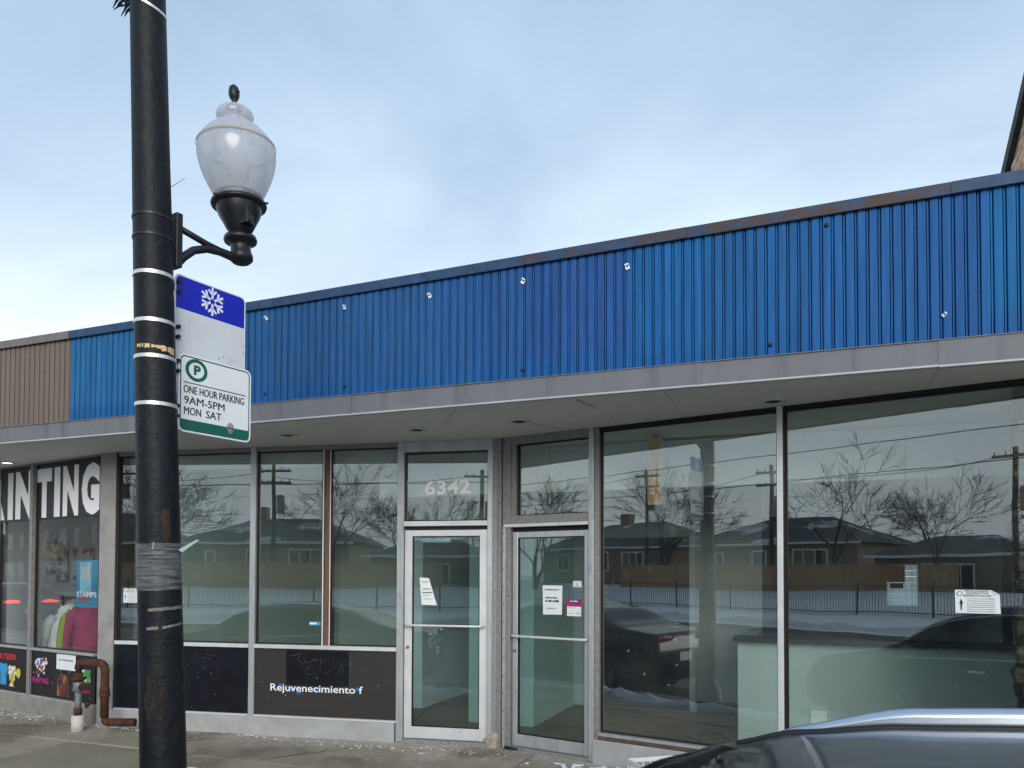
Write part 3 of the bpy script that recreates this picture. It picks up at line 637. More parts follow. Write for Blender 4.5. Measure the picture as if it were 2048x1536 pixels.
# right wing windows
window(shop, FR, 1.0925, 2.644, .262, 2.945, M_['glass']); window(shop, FR, 2.700, 4.62, .262, 2.945, M_['glass'])
bx('mullion', AW, shop, 2.646, 2.690, -.03, .09, .2, SOF, FR); bx('mullion_gasket', GK, shop, 2.6905, 2.7, -.01, .06, .2, 2.945, FR, ch=0)
bx('head_frame', GK, shop, 1.0925, 4.4, .0, .09, 2.9455, SOF, FR, ch=0)
for (a, b) in ((1.0925,2.6455),(2.6905,4.62)):
    bx('sill', A, shop, a, b, -.035, .09, .235, .262, FR); bx('rotten_sub_sill', pmat('rotten_wood%d' % int(a), (.10,.075,.055), .9, 0, .4, 9, bump=.6, bscale=40), shop, a, b, -.03, .09, .200, .2345, FR, ch=.006)
bx('base_curb', M_['concrete_curb'], shop, 1.05, 4.5, -.05, .2, -.25, .199, FR, ch=.01)
# rubble stone pier at the right end: single stones
bx('stone_core', M_['mortar'], shop, 4.26, 4.75, .16, .75, -.2, SOF-.03, FR, ch=0)
zc = .0; i = 0
while zc < SOF-.08:
    hh = random.uniform(.05,.15); hh = min(hh, SOF-.03-zc); s_ = 4.185+random.uniform(-.03,.03)
    while s_ < 4.75:
        ww = random.uniform(.14,.30); mb = MB(); lump(mb, 0, 0, 0, ww*.47, .085, hh*.47, i*1.37, 11, 7, cube=.85, amp=.42, smooth=False)
        mb.build('stone', M_['stone'], shop, FR @ Matrix.Translation((s_+ww/2, .18+random.uniform(-.02,.02), zc+hh/2))); s_ += ww; i += 1
    for q in range(3):   # return face of the pier towards the window
        mb = MB(); lump(mb, 0, 0, 0, .06, .085, hh*.47, i*1.37, 11, 7, cube=.85, amp=.42, smooth=False); mb.build('stone', M_['stone'], shop, FR @ Matrix.Translation((4.245+random.uniform(-.02,.02), .32+q*.18, zc+hh/2))); i += 1
    zc += hh

# ------------------------------------------------------------------ interior of the vacant shop
WW, PW, CE, FLR, DW = M_['white_wall'], M_['pale_wall'], M_['int_ceiling'], M_['int_floor'], M_['dark_wall']
def wall(x0, x1, y0, y1, z0, z1, m, name='interior_wall', par=shop): return bx(name, m, par, x0, x1, y0, y1, z0, z1, ch=0)
BY = 13.2
wall(-7.2, -7.05, 6.75, BY, 0, 3.3, PW)                 # party wall to print shop
wall(-7.05, 2.0, 6.95, BY, -.06, -.02, FLR, 'interior_floor')
mb = MB(); mb.face([(-7.05,6.36,-.025),(-2.79,7.0,-.025),(1.9,5.95,-.025),(1.9,6.96,-.025),(-7.05,6.96,-.025)]); mb.build('interior_floor', FLR, shop)
wall(-7.05, -2.9, 7.32, BY, 2.965, 3.05, CE, 'interior_ceiling'); wall(-2.9, 2.0, 7.32, BY, 2.985, 3.05, WW, 'interior_ceiling')
mb = MB(); mb.prism([(-7.05,6.33),(-2.79,6.98),(1.98,5.9),(1.98,7.31),(-7.05,7.31)], 0, .05, M=Matrix(((1,0,0,0),(0,0,1,0),(0,1,0,2.955),(0,0,0,1)))); mb.build('bulkhead', WW, shop)
wall(2.0, 2.04, 6.0, BY, 0, 3.3, PW)
wall(-7.05, -2.9, 10.6, 10.7, -.02, 2.96, PW)           # back wall of the left room
wall(-7.0, -2.9, 10.585, 10.6, -.02, .12, M_['navy_door'], 'baseboard')
wall(-2.9, -2.82, 8.1, BY, -.02, 2.98, PW)              # partition between the two halves
wall(-3.6, -2.82, 8.02, 8.1, -.02, 2.98, PW)
wall(-4.62, -4.5, 8.6, 10.6, -.02, 2.96, WW)            # short pale return seen behind the third pane
bx('beam', WW, shop, -7.05, -4.62, 9.0, 9.12, 2.55, 2.72)
bx('door_closer', M_['steel'], shop, 3.55, 3.85, .05, .09, 1.97, 2.02, FL)
# right half: back room behind a serving opening
CX = -.62
wall(CX, 2.0, 7.60, 7.72, -.02, 1.03, PW, 'counter_wall'); bx('counter_top', M_['black'], shop, CX-.04, 2.0, 7.52, 7.80, 1.031, 1.075)
wall(CX, CX+.12, 7.721, 9.6, -.02, 1.03, PW, 'counter_wall')
wall(1.62, 2.0, 7.60, 7.72, 1.076, 2.98, PW); bx('opening_trim', M_['black'], shop, 1.57, 1.62, 7.59, 7.73, 1.076, 2.35)
wall(-2.82, CX+.12, 9.6, 9.7, -.02, 2.98, DW); wall(CX+.12, 2.0, 9.6, 9.7, 2.35, 2.98, WW, 'upper_wall')
nd = bx('interior_door', M_['navy_door'], shop, -2.55, -1.35, 9.55, 9.6, 0, 2.12)
mb = MB(); mb.tube([(-1.46,9.545,1.02),(-1.46,9.50,1.02),(-1.58,9.50,1.02)], .011, 8); mb.build('lever_handle', M_['steel'], nd)
bx('door_casing', PW, shop, -1.345, -1.27, 9.54, 9.6, 0, 2.2); bx('baseboard', M_['black'], shop, -1.26, CX-.01, 9.585, 9.6, -.02, .12)
for (x_, z_) in ((-1.52,.86),(-1.5,.55),(-1.9,.42),(-1.6,.3),(-2.1,.7)):
    mb = MB(); mb.lathe([(.02,0),(.018,.004),(.004,.006)], 10, M=Matrix.Rotation(R(90),4,'X')); mb.build('stud', M_['steel'], nd, Matrix.Translation((x_,9.549,z_)))
vp = [-4.45,-3.55,-2.45,-1.35,-.25,.80,1.60]
for a_, b_ in zip(vp, vp[1:]): bx('valance_panel', WW, shop, a_+.004, b_-.004, 7.46, 7.50, 2.50, 2.955, ch=.004)
# back wall with a glass block window that lets daylight in
gx0, gx1, gz0, gz1 = 1.15, 1.585, 1.19, 1.82
wall(-7.05, gx0, BY, BY+.2, -.1, 3.3, DW, 'back_wall'); wall(gx1, 2.04, BY, BY+.2, -.1, 3.3, DW, 'back_wall')
wall(gx0, gx1, BY, BY+.2, -.1, gz0, DW, 'back_wall'); wall(gx0, gx1, BY, BY+.2, gz1, 3.3, DW, 'back_wall')
gb = bpy.data.materials.new('glass_block'); gb.use_nodes = True; t = gb.node_tree; t.nodes.clear()
o_ = t.nodes.new('ShaderNodeOutputMaterial'); mx_ = t.nodes.new('ShaderNodeMixShader'); tr_ = t.nodes.new('ShaderNodeBsdfTransparent'); tl_ = t.nodes.new('ShaderNodeBsdfTranslucent'); tl_.inputs[0].default_value = (.9,.95,.95,1); mx_.inputs[0].default_value = .9
t.links.new(tr_.outputs[0], mx_.inputs[1]); t.links.new(tl_.outputs[0], mx_.inputs[2]); t.links.new(mx_.outputs[0], o_.inputs[0])
gw, gh = (gx1-gx0)/5, (gz1-gz0)/7
blk = MB(); blk.cbox(.003,gw-.003,-.04,.04,.003,gh-.003,.008); blk_me = blk.mesh('glass_block', gb)
for i in range(5):
    for j in range(7):
        if i < 3 and j > 3: continue
        put('glass_block', blk_me, shop, Matrix.Translation((gx0+i*gw, BY+.1, gz0+j*gh)))
bx('tinted_pane', pmat('tinted_pane', (.10,.11,.08), .3), shop, gx0+.002, gx0+3*gw-.003, BY+.06, BY+.08, gz0+4*gh+.002, gz1-.002, ch=0)
bx('vent_grille', M_['black'], shop, gx0+.5*gw, gx0+2.6*gw, BY-.03, BY-.005, gz0+3.0*gh, gz0+3.9*gh)
bx('outlet_plate', M_['white'], shop, .02, .16, 7.585, 7.598, .30, .42)
# roof over everything
bx('roof_deck', M_['int_ceiling'], shop, XB, 2.0, FY+.04, BY+.2, 3.30, 3.38, ch=0)
bx('roof_deck', M_['int_ceiling'], prt, -16, XB-.01, FY+.04, BY+.2, 3.30, 3.38, ch=0)
bx('parapet_back', M_['kerb'], shop, XB, XE, FY+.032, FY+.15, 3.0, 4.02, ch=0)
bx('parapet_back', M_['kerb'], prt, -16, XB-.01, FY+.032, FY+.15, 3.0, 3.98, ch=0)

# hanging box sign inside the right window
hb = empty('hanging_sign_box', (0,0,0), 0, 'blank double sided box sign hanging inside the right window, veneer end cap', 'sign')
HM = Matrix.Translation((-1.36, 7.0, 2.30)) @ Matrix.Rotation(R(4), 4, 'Z')
bx('end_cap', M_['wood_orange'], hb, .008, .118, -.006, 0, .008, .60, HM)
bx('edge_trim', M_['alu_white'], hb, 0, .126, .001, .03, 0, .61, HM)
bx('sign_face', M_['white'], hb, .118, .124, .031, 1.05, .005, .60, HM); bx('sign_face', M_['white'], hb, .002, .008, .031, 1.05, .005, .60, HM)
bx('box_body', M_['alu'], hb, .0085, .1175, .031, 1.05, .006, .60, HM)
for y_ in (.15,.85): bx('hanger_rod', M_['steel'], hb, .055, .065, y_, y_+.01, .60, .69, HM)

# ------------------------------------------------------------------ print shop
pl = bx('pilaster', M_['pilaster'], prt, -7.272, -7.045, 6.262, 6.6, -.05, SOF, ch=.008)
bx('pilaster_gap', GK, shop, -7.043, -7.012, 6.30, 6.5, 0, SOF, ch=0)
Lp = PLEN
mu = .83      # mullion position measured from left end of the built run
bx('head_frame', AO, prt, 0, Lp, 0, .09, 2.955, SOF, FP)
def psec(a, b):
    bx('letter_band', M_['black_vinyl'], prt, a, b, .022, .03, 2.285, 2.955, FP, ch=0)
    window(prt, FP, a, b, .765, 2.955, M_['glass_clear'])
    bx('sill', A, prt, a, b, -.03, .09, .735, .765, FP)
    bx('kick_panel', M_['black_vinyl'], prt, a, b, .0, .05, .205, .735, FP, ch=0)
    bx('base_trim', A, prt, a, b, -.028, .05, .180, .205, FP)
psec(.0, mu-.03); psec(mu+.03, Lp-.005)
bx('mullion', AO, prt, mu-.028, mu+.028, -.03, .09, .18, 2.955, FP)
bx('base_curb', pmat('bare_concrete', (.27,.26,.235), .9, 0, .2, 5, bump=.5, bscale=70, wpos=True), prt, -.5, Lp+.01, -.04, .2, -.2, .179, FP, ch=.012)
# letters, each its own part
LETTERS = (('R',-.22,.10),('I',.17,.30),('N',.36,.79),('T',.87,1.20),('I',1.255,1.385),('N',1.445,1.775),('G',1.84,2.205))
for ch_, a_, b_ in LETTERS:
    text_mesh(ch_, .585, b_-a_, .065).build('letter', M_['white'], prt, FP @ Matrix.Translation((a_,.0195,2.312)))
# interior
wall(-16, -7.2, 9.0, 9.1, 0, 3.3, M_['int_ceiling'], par=prt); wall(-16, -7.2, 6.9, 10.0, -.05, -.02, M_['int_floor'], 'interior_floor', prt)
wall(-16, -7.2, 7.0, 10.0, 2.985, 3.05, WW, 'interior_ceiling', prt); wall(-11.5, -9.52, 6.74, 6.85, -.05, 3.0, M_['pilaster'], 'front_wall', prt)
bx('tube_light', emat('lit_tube', (.92,.97,1), 2.5), prt, -9.0, -7.6, 8.6, 8.72, 2.88, 2.95)
# hoodies on a rack, each a thing of its own
def hoodie(x, y, z, rz, c, label, nm):
    h = empty('hooded_sweatshirt', (x,y,z), rz, label, 'sweatshirt', 'sweatshirts on the rack in the print shop window')
    m = pmat('fleece_%s' % nm, c, .9, 0, .2, 5, bump=.5, bscale=9)
    mb = MB(); secs = [(-.62,.20,.085),(-.5,.21,.10),(-.25,.205,.095),(-.08,.215,.095),(-.02,.19,.085),(.04,.10,.07),(.07,.055,.05)]
    seg = 44; b = 0
    for (zz, a, d) in secs:
        for k in range(seg):
            th = 2*math.pi*k/seg; fo = 1+.07*math.sin(7*th+zz*9)+.06*math.sin(11*th-zz*17+x); mb.v.append((a*math.cos(th)*fo, d*math.sin(th)*fo, zz+.02*math.sin(5*th+x)))
    for i in range(len(secs)-1):
        for k in range(seg):
            mb.f.append((i*seg+k, i*seg+(k+1)%seg, (i+1)*seg+(k+1)%seg, (i+1)*seg+k)); mb.mi.append(0); mb.sm.append(True)
    mb.build('torso', m, h)
    for sgn in (-1,1):
        mb = MB(); mb.tube([(sgn*.14,0,.0),(sgn*.22,-.01,-.08),(sgn*.27,-.02,-.30),(sgn*.285,-.03,-.56)], [.07,.075,.06,.045], 10); mb.build('sleeve', m, h)
    mb = MB(); lump(mb, 0, .05, .06, .13, .08, .10, x*3.1); mb.build('hood', m, h)
hoodie(-8.20, 6.98, 1.20, .5, (.30,.02,.085), 'magenta hooded sweatshirt on the print shop rack beside the neon one', 'magenta')
hoodie(-7.75, 6.95, 1.18, .2, (.28,.018,.075), 'magenta hooded sweatshirt nearest the grey pilaster in the print shop window', 'magenta2')
hoodie(-8.40, 7.06, 1.16, 1.2, (.25,.32,.015), 'neon yellow green hooded sweatshirt on the print shop rack', 'neon')
hoodie(-8.62, 7.0, 1.10, .9, (.55,.58,.60), 'pale grey sweatshirt at the left end of the print shop rack', 'pale')
hoodie(-8.02, 7.16, 1.22, .4, (.03,.10,.09), 'dark green sweatshirt behind the magenta ones on the print shop rack', 'green')
PRM = [patchmat('wall_print_%d' % i, c_, 9) for i, c_ in enumerate(([(.6,.6,.62),(.1,.1,.12),(.4,.42,.45)],[(.5,.5,.55),(.25,.05,.05),(.6,.6,.6)],[(.05,.2,.4),(.5,.52,.55),(.3,.3,.3)]))]
for i, (xp, zp, w_, h_) in enumerate(((-11.6,1.5,.5,.7),(-11.0,1.45,.45,.6),(-10.4,1.6,.5,.5),(-9.9,1.4,.4,.7),(-11.3,.9,.6,.4),(-10.2,.8,.6,.5))):
    bx('wall_print', PRM[i%3], prt, xp, xp+w_, 8.985, 8.998, zp, zp+h_, ch=0)
rk = empty('clothes_rack', (-8.1,7.0,0), 0, 'black pipe clothes rack inside the print shop window', 'rack')
mb = MB(); mb.tube([(-.62,0,0),(-.62,0,1.36)], .014, 8); mb.build('upright', M_['black_metal'], rk); mb = MB(); mb.tube([(.55,0,0),(.55,0,1.36)], .014, 8); mb.build('upright', M_['black_metal'], rk)
mb = MB(); mb.tube([(-.66,0,1.345),(.59,0,1.345)], .012, 8); mb.build('rail', M_['black_metal'], rk)
# stamps poster
M_['poster_blue'] = pmat('poster_blue', (.02,.22,.40), .6, 0, .2, 3)
ps = empty('stamps_poster', (0,0,0), 0, 'blue poster reading STAMPS inside the print shop glass', 'poster')
bx('sheet', M_['poster_blue'], ps, Lp-.50, Lp-.045, .042, .044, 1.265, 1.80, FP, ch=0)
bx('picture', pmat('poster_light', (.22,.50,.62), .6, 0, .3, 6), ps, Lp-.42, Lp-.19, .0405, .0415, 1.43, 1.78, FP, ch=0); bx('picture', M_['dark_wall'], ps, Lp-.395, Lp-.215, .0388, .0398, 1.58, 1.73, FP, ch=0)
bx('strip', pmat('poster_red', (.55,.03,.05), .6), ps, Lp-.46, Lp-.22, .0388, .0398, 1.345, 1.378, FP, ch=0)
text_mesh('STAMPS', .062, .40, .02).build('lettering', M_['white'], ps, FP @ Matrix.Translation((Lp-.475,.0375,1.382)))
# stickers on the black kick panels (print on film)
def sticker(nm, label, s0, s1, z0, z1, mat, par_cat='sticker'):
    return bx(nm, mat, None, s0, s1, -.0035, -.0015, z0, z1, FP, ch=0, label=label, cat=par_cat)
PK = pmat('pink_vinyl', (.55,.02,.25), .5)
# T-shirt graphic at the far left
ts = empty('shirt_sticker', (0,0,0), 0, 'colourful T-shirt graphics under red lettering on the black panel', 'sticker')
def tee(x, z, w_, h_, m, name):
    mb = MB(); p = [(x-.32*w_,z),(x+.32*w_,z),(x+.32*w_,z+.62*h_),(x+.5*w_,z+.55*h_),(x+.56*w_,z+.78*h_),(x+.3*w_,z+h_),(x+.12*w_,z+.95*h_),(x-.12*w_,z+.95*h_),(x-.3*w_,z+h_),(x-.56*w_,z+.78*h_),(x-.5*w_,z+.55*h_),(x-.32*w_,z+.62*h_)]
    mb.prism(p, -.0035, -.0015); mb.build(name, m, ts, FP)
tee(.20,.27,.23,.27, pmat('tee_blue', (.03,.30,.62), .5, 0, .25, 12), 'blue_shirt')
tee(.41,.26,.21,.26, patchmat('tee_white', [(.75,.75,.73),(.02,.02,.02),(.75,.75,.73),(.55,.40,.03)], 18), 'white_shirt')
text_mesh('THIRTEEN'[2:6]+'ER', .07, .46, .03).build('red_lettering', pmat('red_vinyl', (.55,.03,.03), .5), ts, FP @ Matrix.Translation((.06,-.004,.585)))
mb = MB(); lump(mb, .56, -.003, .43, .05, .001, .06, 4.4); mb.build('yellow_splash', pmat('yellow_vinyl', (.55,.55,.04), .5), ts, FP)
sticker('notice', 'white printed notice on the black panel under the print shop window', Lp-.80, Lp-.40, .545, .72, M_['paper'])
text_mesh('La imprenta', .032, .30, .02).build('notice_print', M_['ink'], bpy.data.objects['notice'], Matrix.Translation((Lp-.75,-.005,.64)))
st1 = empty('collage_sticker', (0,0,0), 0, 'red white and blue collage sticker on the black panel', 'sticker')
mb = MB(); mb.prism([(mu+.10,.60),(mu+.17,.64),(mu+.36,.66),(mu+.40,.60),(mu+.33,.52),(mu+.36,.46),(mu+.26,.48),(mu+.20,.42),(mu+.14,.46),(mu+.16,.53)], -.0035, -.0015); mb.build('film', patchmat('collage', [(.7,.7,.72),(.5,.04,.04),(.02,.12,.5),(.72,.72,.74),(.04,.04,.05)], 26), st1, FP)
text_mesh('PRINTING', .06, .36, .022).build('lettering', PK, st1, FP @ Matrix.Translation((mu+.06,-.003,.355)))
sticker('photo_sticker', 'dark red and gold photo sticker on the black panel', Lp-.78, Lp-.52, .24, .49, patchmat('photo_film', [(.16,.02,.02),(.05,.02,.02),(.30,.14,.05),(.02,.02,.02)], 16))
sticker('green_sticker', 'small green and white sticker beside the rusty pipe', Lp-.27, Lp-.10, .43, .575, patchmat('green_film', [(.05,.30,.07),(.03,.22,.05),(.6,.65,.62)], 20))
text_mesh('DISEÑO', .042, .20, .02).build('pink_lettering', PK, None, FP @ Matrix.Translation((Lp-.28,-.003,.315)), label='small pink lettering low on the black panel beside the pipe', cat='lettering')
specks(FP, prt, mu+.04, Lp-.02, .22, .72, 60, 21, .002, .006)

# ------------------------------------------------------------------ notices taped to the glass
def dashes(par, M, s0, s1, z, h, n, mat, y, rr):
    mb = MB(); x_ = s0
    while x_ < s1:
        w_ = rr.uniform(.5,1.6)*h; mb.box(x_, min(x_+w_, s1), y, y+.0004, z+rr.uniform(0,.2*h), z+h*rr.uniform(.7,1)); x_ += w_+h*rr.uniform(.15,.5)
    mb.build('print_line', mat, par, M, kind='stuff')
def notice(name, label, M, quad, y, lines, seed, mats=M_['paper']):
    # quad: (s,z) corners bl,br,tr,tl ; curled sheet
    e_ = empty(name, (0,0,0), 0, label, 'notice'); rr = random.Random(seed); mb = MB(); n = 6; g = {}
    for i in range(n+1):
        for j in range(n+1):
            u, v = i/n, j/n
            s_ = (quad[0][0]*(1-u)+quad[1][0]*u)*(1-v)+(quad[3][0]*(1-u)+quad[2][0]*u)*v
            z_ = (quad[0][1]*(1-u)+quad[1][1]*u)*(1-v)+(quad[3][1]*(1-u)+quad[2][1]*u)*v
            g[i,j] = len(mb.v); mb.v.append((s_, y-.002*math.sin(u*3)*v, z_))
    for i in range(n):
        for j in range(n): mb.f.append((g[i,j],g[i+1,j],g[i+1,j+1],g[i,j+1])); mb.mi.append(0); mb.sm.append(True)
    mb.build('sheet', mats, e_, M)
    for (u0, u1, v, h, mt) in lines:
        sa = quad[0][0]*(1-v)+quad[3][0]*v; sb = quad[1][0]*(1-v)+quad[2][0]*v
        zz = quad[0][1]*(1-v)+quad[3][1]*v
        dashes(e_, M, sa+(sb-sa)*u0, sa+(sb-sa)*u1, zz, h, 0, mt, y-.0035, rr)
    return e_
INK, GI = M_['ink'], M_['grey_ink']
notice('paper_notice', 'slanting white notice taped inside the left glass door', FL, [(3.565,1.352),(3.725,1.348),(3.640,1.617),(3.543,1.622)], .016, [(.2,.8,.82,.010,INK),(.2,.85,.56,.012,INK),(.15,.9,.42,.016,INK),(.2,.7,.34,.006,GI),(.2,.8,.2,.008,GI)], 1)
notice('paper_notice', 'white notice taped inside the right glass door beside the purple flyer', FR, [(.492,1.283),(.695,1.288),(.700,1.555),(.486,1.555)], .016, [(.12,.85,.83,.014,INK),(.15,.8,.55,.016,INK),(.15,.85,.43,.022,INK),(.2,.7,.2,.010,GI)], 2)
notice('small_card', 'small white card on the right glass door above the purple flyer', FR, [(.812,1.543),(.900,1.543),(.900,1.598),(.812,1.598)], .016, [(.1,.9,.62,.006,GI),(.4,.6,.4,.006,GI),(.15,.85,.18,.006,GI)], 3)
fl_ = empty('flyer', (0,0,0), 0, 'magenta and purple flyer with white lower half on the right glass door', 'flyer')
bx('sheet', M_['paper'], fl_, .750, .897, .014, .015, 1.278, 1.365, FR, ch=0)
bx('colour_block', pmat('magenta_print', (.42,.02,.12), .6, 0, .2, 4), fl_, .745, .897, .0135, .0148, 1.3655, 1.430, FR, ch=0); bx('colour_block', pmat('purple_print', (.10,.04,.32), .6, 0, .2, 4), fl_, .775, .885, .0128, .0134, 1.392, 1.428, FR, ch=0)
rr = random.Random(5)
dashes(fl_, FR, .785, .865, 1.408, .012, 0, M_['white'], .0122, rr); dashes(fl_, FR, .76, .84, 1.35, .006, 0, GI, .0135, rr); dashes(fl_, FR, .76, .83, 1.30, .008, 0, GI, .0135, rr); dashes(fl_, FR, .85, .885, 1.30, .010, 0, INK, .0135, rr)
bx('document_clip', M_['black'], None, .757, .761, .030, .034, 1.43, 1.53, FR, ch=0, label='thin black holder strip above the purple flyer', cat='holder')
def consult(M, s0, s1, z0, z1, label, big):
    # corner folded sheet
    e_ = empty('consultation_notice', (0,0,0), 0, label, 'notice'); w_ = s1-s0; h_ = z1-z0
    mb = MB(); mb.prism([(s0,z0),(s1,z0),(s1-.02*w_,z1-.18*h_),(s1-.20*w_,z1),(s0-.01*w_,z1)], .0165, .018); mb.build('sheet', M_['paper'], e_, M)
    mb = MB(); mb.prism([(s1-.02*w_,z1-.18*h_),(s1-.13*w_,z1-.24*h_),(s1-.20*w_,z1)], .0125, .0135); mb.build('folded_corner', M_['sign_grey'], e_, M)
    y = .0155
    text_mesh('CONSULTAS', .085*h_, .50*w_, .02).build('heading', INK, e_, M @ Matrix.Translation((s0+.24*w_,y,z0+.82*h_)))
    text_mesh('ESPIRITUALES', .085*h_, .62*w_, .02).build('heading', INK, e_, M @ Matrix.Translation((s0+.18*w_,y,z0+.71*h_)))
    r_ = random.Random(8); dashes(e_, M, s0+.2*w_, s1-.25*w_, z0+.925*h_, .06*h_, 0, INK, y, r_)
    for v in (.60,.51,.42,.33,.24,.15,.06): dashes(e_, M, s0+.26*w_, s1-.12*w_, z0+v*h_, .045*h_, 0, GI, y, r_)
    mb = MB(); X, Z = s0+.13*w_, z0+.10*h_
    mb.prism([(X-.005*w_,Z),(X+.012*w_,Z),(X+.02*w_,Z+.22*h_),(X+.045*w_,Z+.36*h_),(X+.012*w_,Z+.46*h_),(X,Z+.54*h_),(X-.014*w_,Z+.46*h_),(X-.05*w_,Z+.28*h_),(X-.02*w_,Z+.34*h_),(X-.02*w_,Z+.2*h_)], y, y+.0008); mb.build('figure_print', INK, e_, M)
    mb = MB(); mb.lathe([(.042*h_*1.9,0),(.06*h_*1.9,0),(.06*h_*1.9,.0006),(.042*h_*1.9,.0006)], 16, cap=False, M=Matrix.Rotation(R(90),4,'X')); mb.build('emblem_ring', GI, e_, M @ Matrix.Translation((s0+.10*w_,y,z0+.84*h_)))
consult(FR, 3.840, 4.105, 1.402, 1.562, 'white spiritual consultation notice with black figure on the right window', True)
consult(FL, .155, .34, 1.335, 1.49, 'white consultation notice half hidden behind the street light pole', False)
lb = bx('blue_label', pmat('blue_label', (.05,.35,.6), .5), None, 2.355, 2.482, .0155, .017, 1.128, 1.165, FL, ch=0, label='small blue and white label low on the left window beside the brown post', cat='label')
bx('label_print', M_['white'], lb, 2.362, 2.44, .0145, .0153, 1.137, 1.156, ch=0)

# ------------------------------------------------------------------ gas pipe
gp = empty('gas_pipe', (-7.12,5.98,0), 0, 'rusty inverted U gas pipe with white plastic sleeve beside the grey pilaster', 'pipe')
gx, gy = -7.20, 5.98
mb = MB(); mb.tube([(0,0,-.05),(0,0,.155)], .062, 20); mb.build('plastic_sleeve', M_['pvc'], gp, Matrix.Translation((gx+7.12,gy-5.98,0)))
def gpt(name, pts, r, mat, seg=14):
    mb = MB(); mb.tube([(a+7.12,b-5.98,c) for a,b,c in pts], r, seg); return mb.build(name, mat, gp)
gpt('riser', [(gx,gy,.15),(gx,gy,.40)], .034, M_['galv']); gpt('coupling', [(gx,gy,.16),(gx,gy,.225)], .042, M_['rust'])
gpt('valve_body', [(gx,gy,.40),(gx,gy,.41),(gx,gy,.50),(gx,gy,.51)], [.036,.052,.052,.036], M_['galv']); gpt('valve_cap', [(gx+.05,gy,.455),(gx+.10,gy-.01,.455)], .038, M_['rust']); 
gpt('flange', [(gx,gy,.53),(gx,gy,.555)], .075, M_['rust']); gpt('flange_neck', [(gx,gy,.50),(gx,gy,.60)], .045, M_['rust'])
bend = [(gx,gy,.60),(gx,gy,.64)]+[(gx+.07-.07*math.cos(a), gy, .645+.07*math.sin(a)) for a in (R(30),R(60),R(90))]
RX = gx+.375
bend += [(RX-.07,gy,.715)]+[(RX-.07+.07*math.sin(a), gy, .645+.07*math.cos(a)) for a in (R(30),R(60),R(90))]+[(RX,gy,.16)]
bend += [(RX+.05-.05*math.cos(a), gy+.0, .14-.05*math.sin(a)+.02) for a in (R(30),R(60),R(90))]+[(RX+.30,gy+.12,.105)]
gpt('pipe', bend, .032, M_['rust']); gpt('elbow_fitting', bend[1:6], .043, M_['rust']); gpt('elbow_fitting', bend[5:10], .042, M_['rust']); gpt('elbow_fitting', bend[10:14], .042, M_['rust'])
gpt('union', [(RX,gy,.37),(RX,gy,.375),(RX,gy,.41),(RX,gy,.415)], [.04,.052,.052,.045], M_['rust'], 8); gpt('union', [(RX,gy,.42),(RX,gy,.47)], .047, M_['rust'], 8)
gpt('hose_bib', [(gx+.05,gy+.05,.27),(gx+.11,gy+.03,.27),(gx+.13,gy-.01,.25)], [.016,.022,.016], M_['rust']); gpt('bib_handle', [(gx+.12,gy-.02,.28),(gx+.20,gy-.02,.285)], .012, M_['rust'], 8)

# ------------------------------------------------------------------ street light
PB, PT = Vector((-3.015,2.995,.683)), Vector((-3.064,2.869,4.526))   # two points on the axis of the slightly leaning pole
def pax(z): return PB.lerp(PT, (z-PB.z)/(PT.z-PB.z))
def prad(z): return .109-(z-.683)*.0069
bp_ = pax(-.1)
sl = empty('street_light', bp_, 0, 'tall black street light pole with acorn lamp on a bracket arm', 'street light')
off = Matrix.Translation(-bp_)
mb = MB(); zs = [-.12+.12*i for i in range(66)]
mb.tube([pax(z) for z in zs], [prad(z)*(1+.014*mnoise.noise(Vector((0,3,z*2.2)))) for z in zs], 40); mb.build('pole', M_['pole'], sl, off)
mb = MB(); mb.lathe([(.25,0),(.25,.03),(.21,.08),(.19,.26),(.15,.30),(.13,.36),(.115,.40)], 24, M=Matrix.Translation(pax(-.1))); mb.build('pole_base', M_['black_metal'], sl, off)
def band(z, h=.018, slope=0.0, mat=None, nm='strap', ex=.003):
    mb = MB(); c0 = pax(z); n = 40; r_ = prad(z)+ex
    for k in range(n):
        a = 2*math.pi*k/n; dz = slope*math.cos(a)
        for (rr_, hh) in ((r_-ex*.95,-h/2),(r_,-h/2),(r_,h/2),(r_-ex*.95,h/2)):
            mb.v.append((c0.x+rr_*math.cos(a), c0.y+rr_*math.sin(a), c0.z+hh+dz))
    for k in range(n):
        for q in range(3):
            k2 = (k+1) % n; mb.f.append((k*4+q, k2*4+q, k2*4+q+1, k*4+q+1)); mb.mi.append(0); mb.sm.append(False)
    return mb.build(nm, mat or M_['strap'], sl, off)
for z in (3.138,2.902,2.725,2.492): band(z)
band(3.425, .012, 0, M_['black_metal'], ex=.004); band(3.325, .012, 0, M_['black_metal'], ex=.004)
band(4.488, .014, -.045)
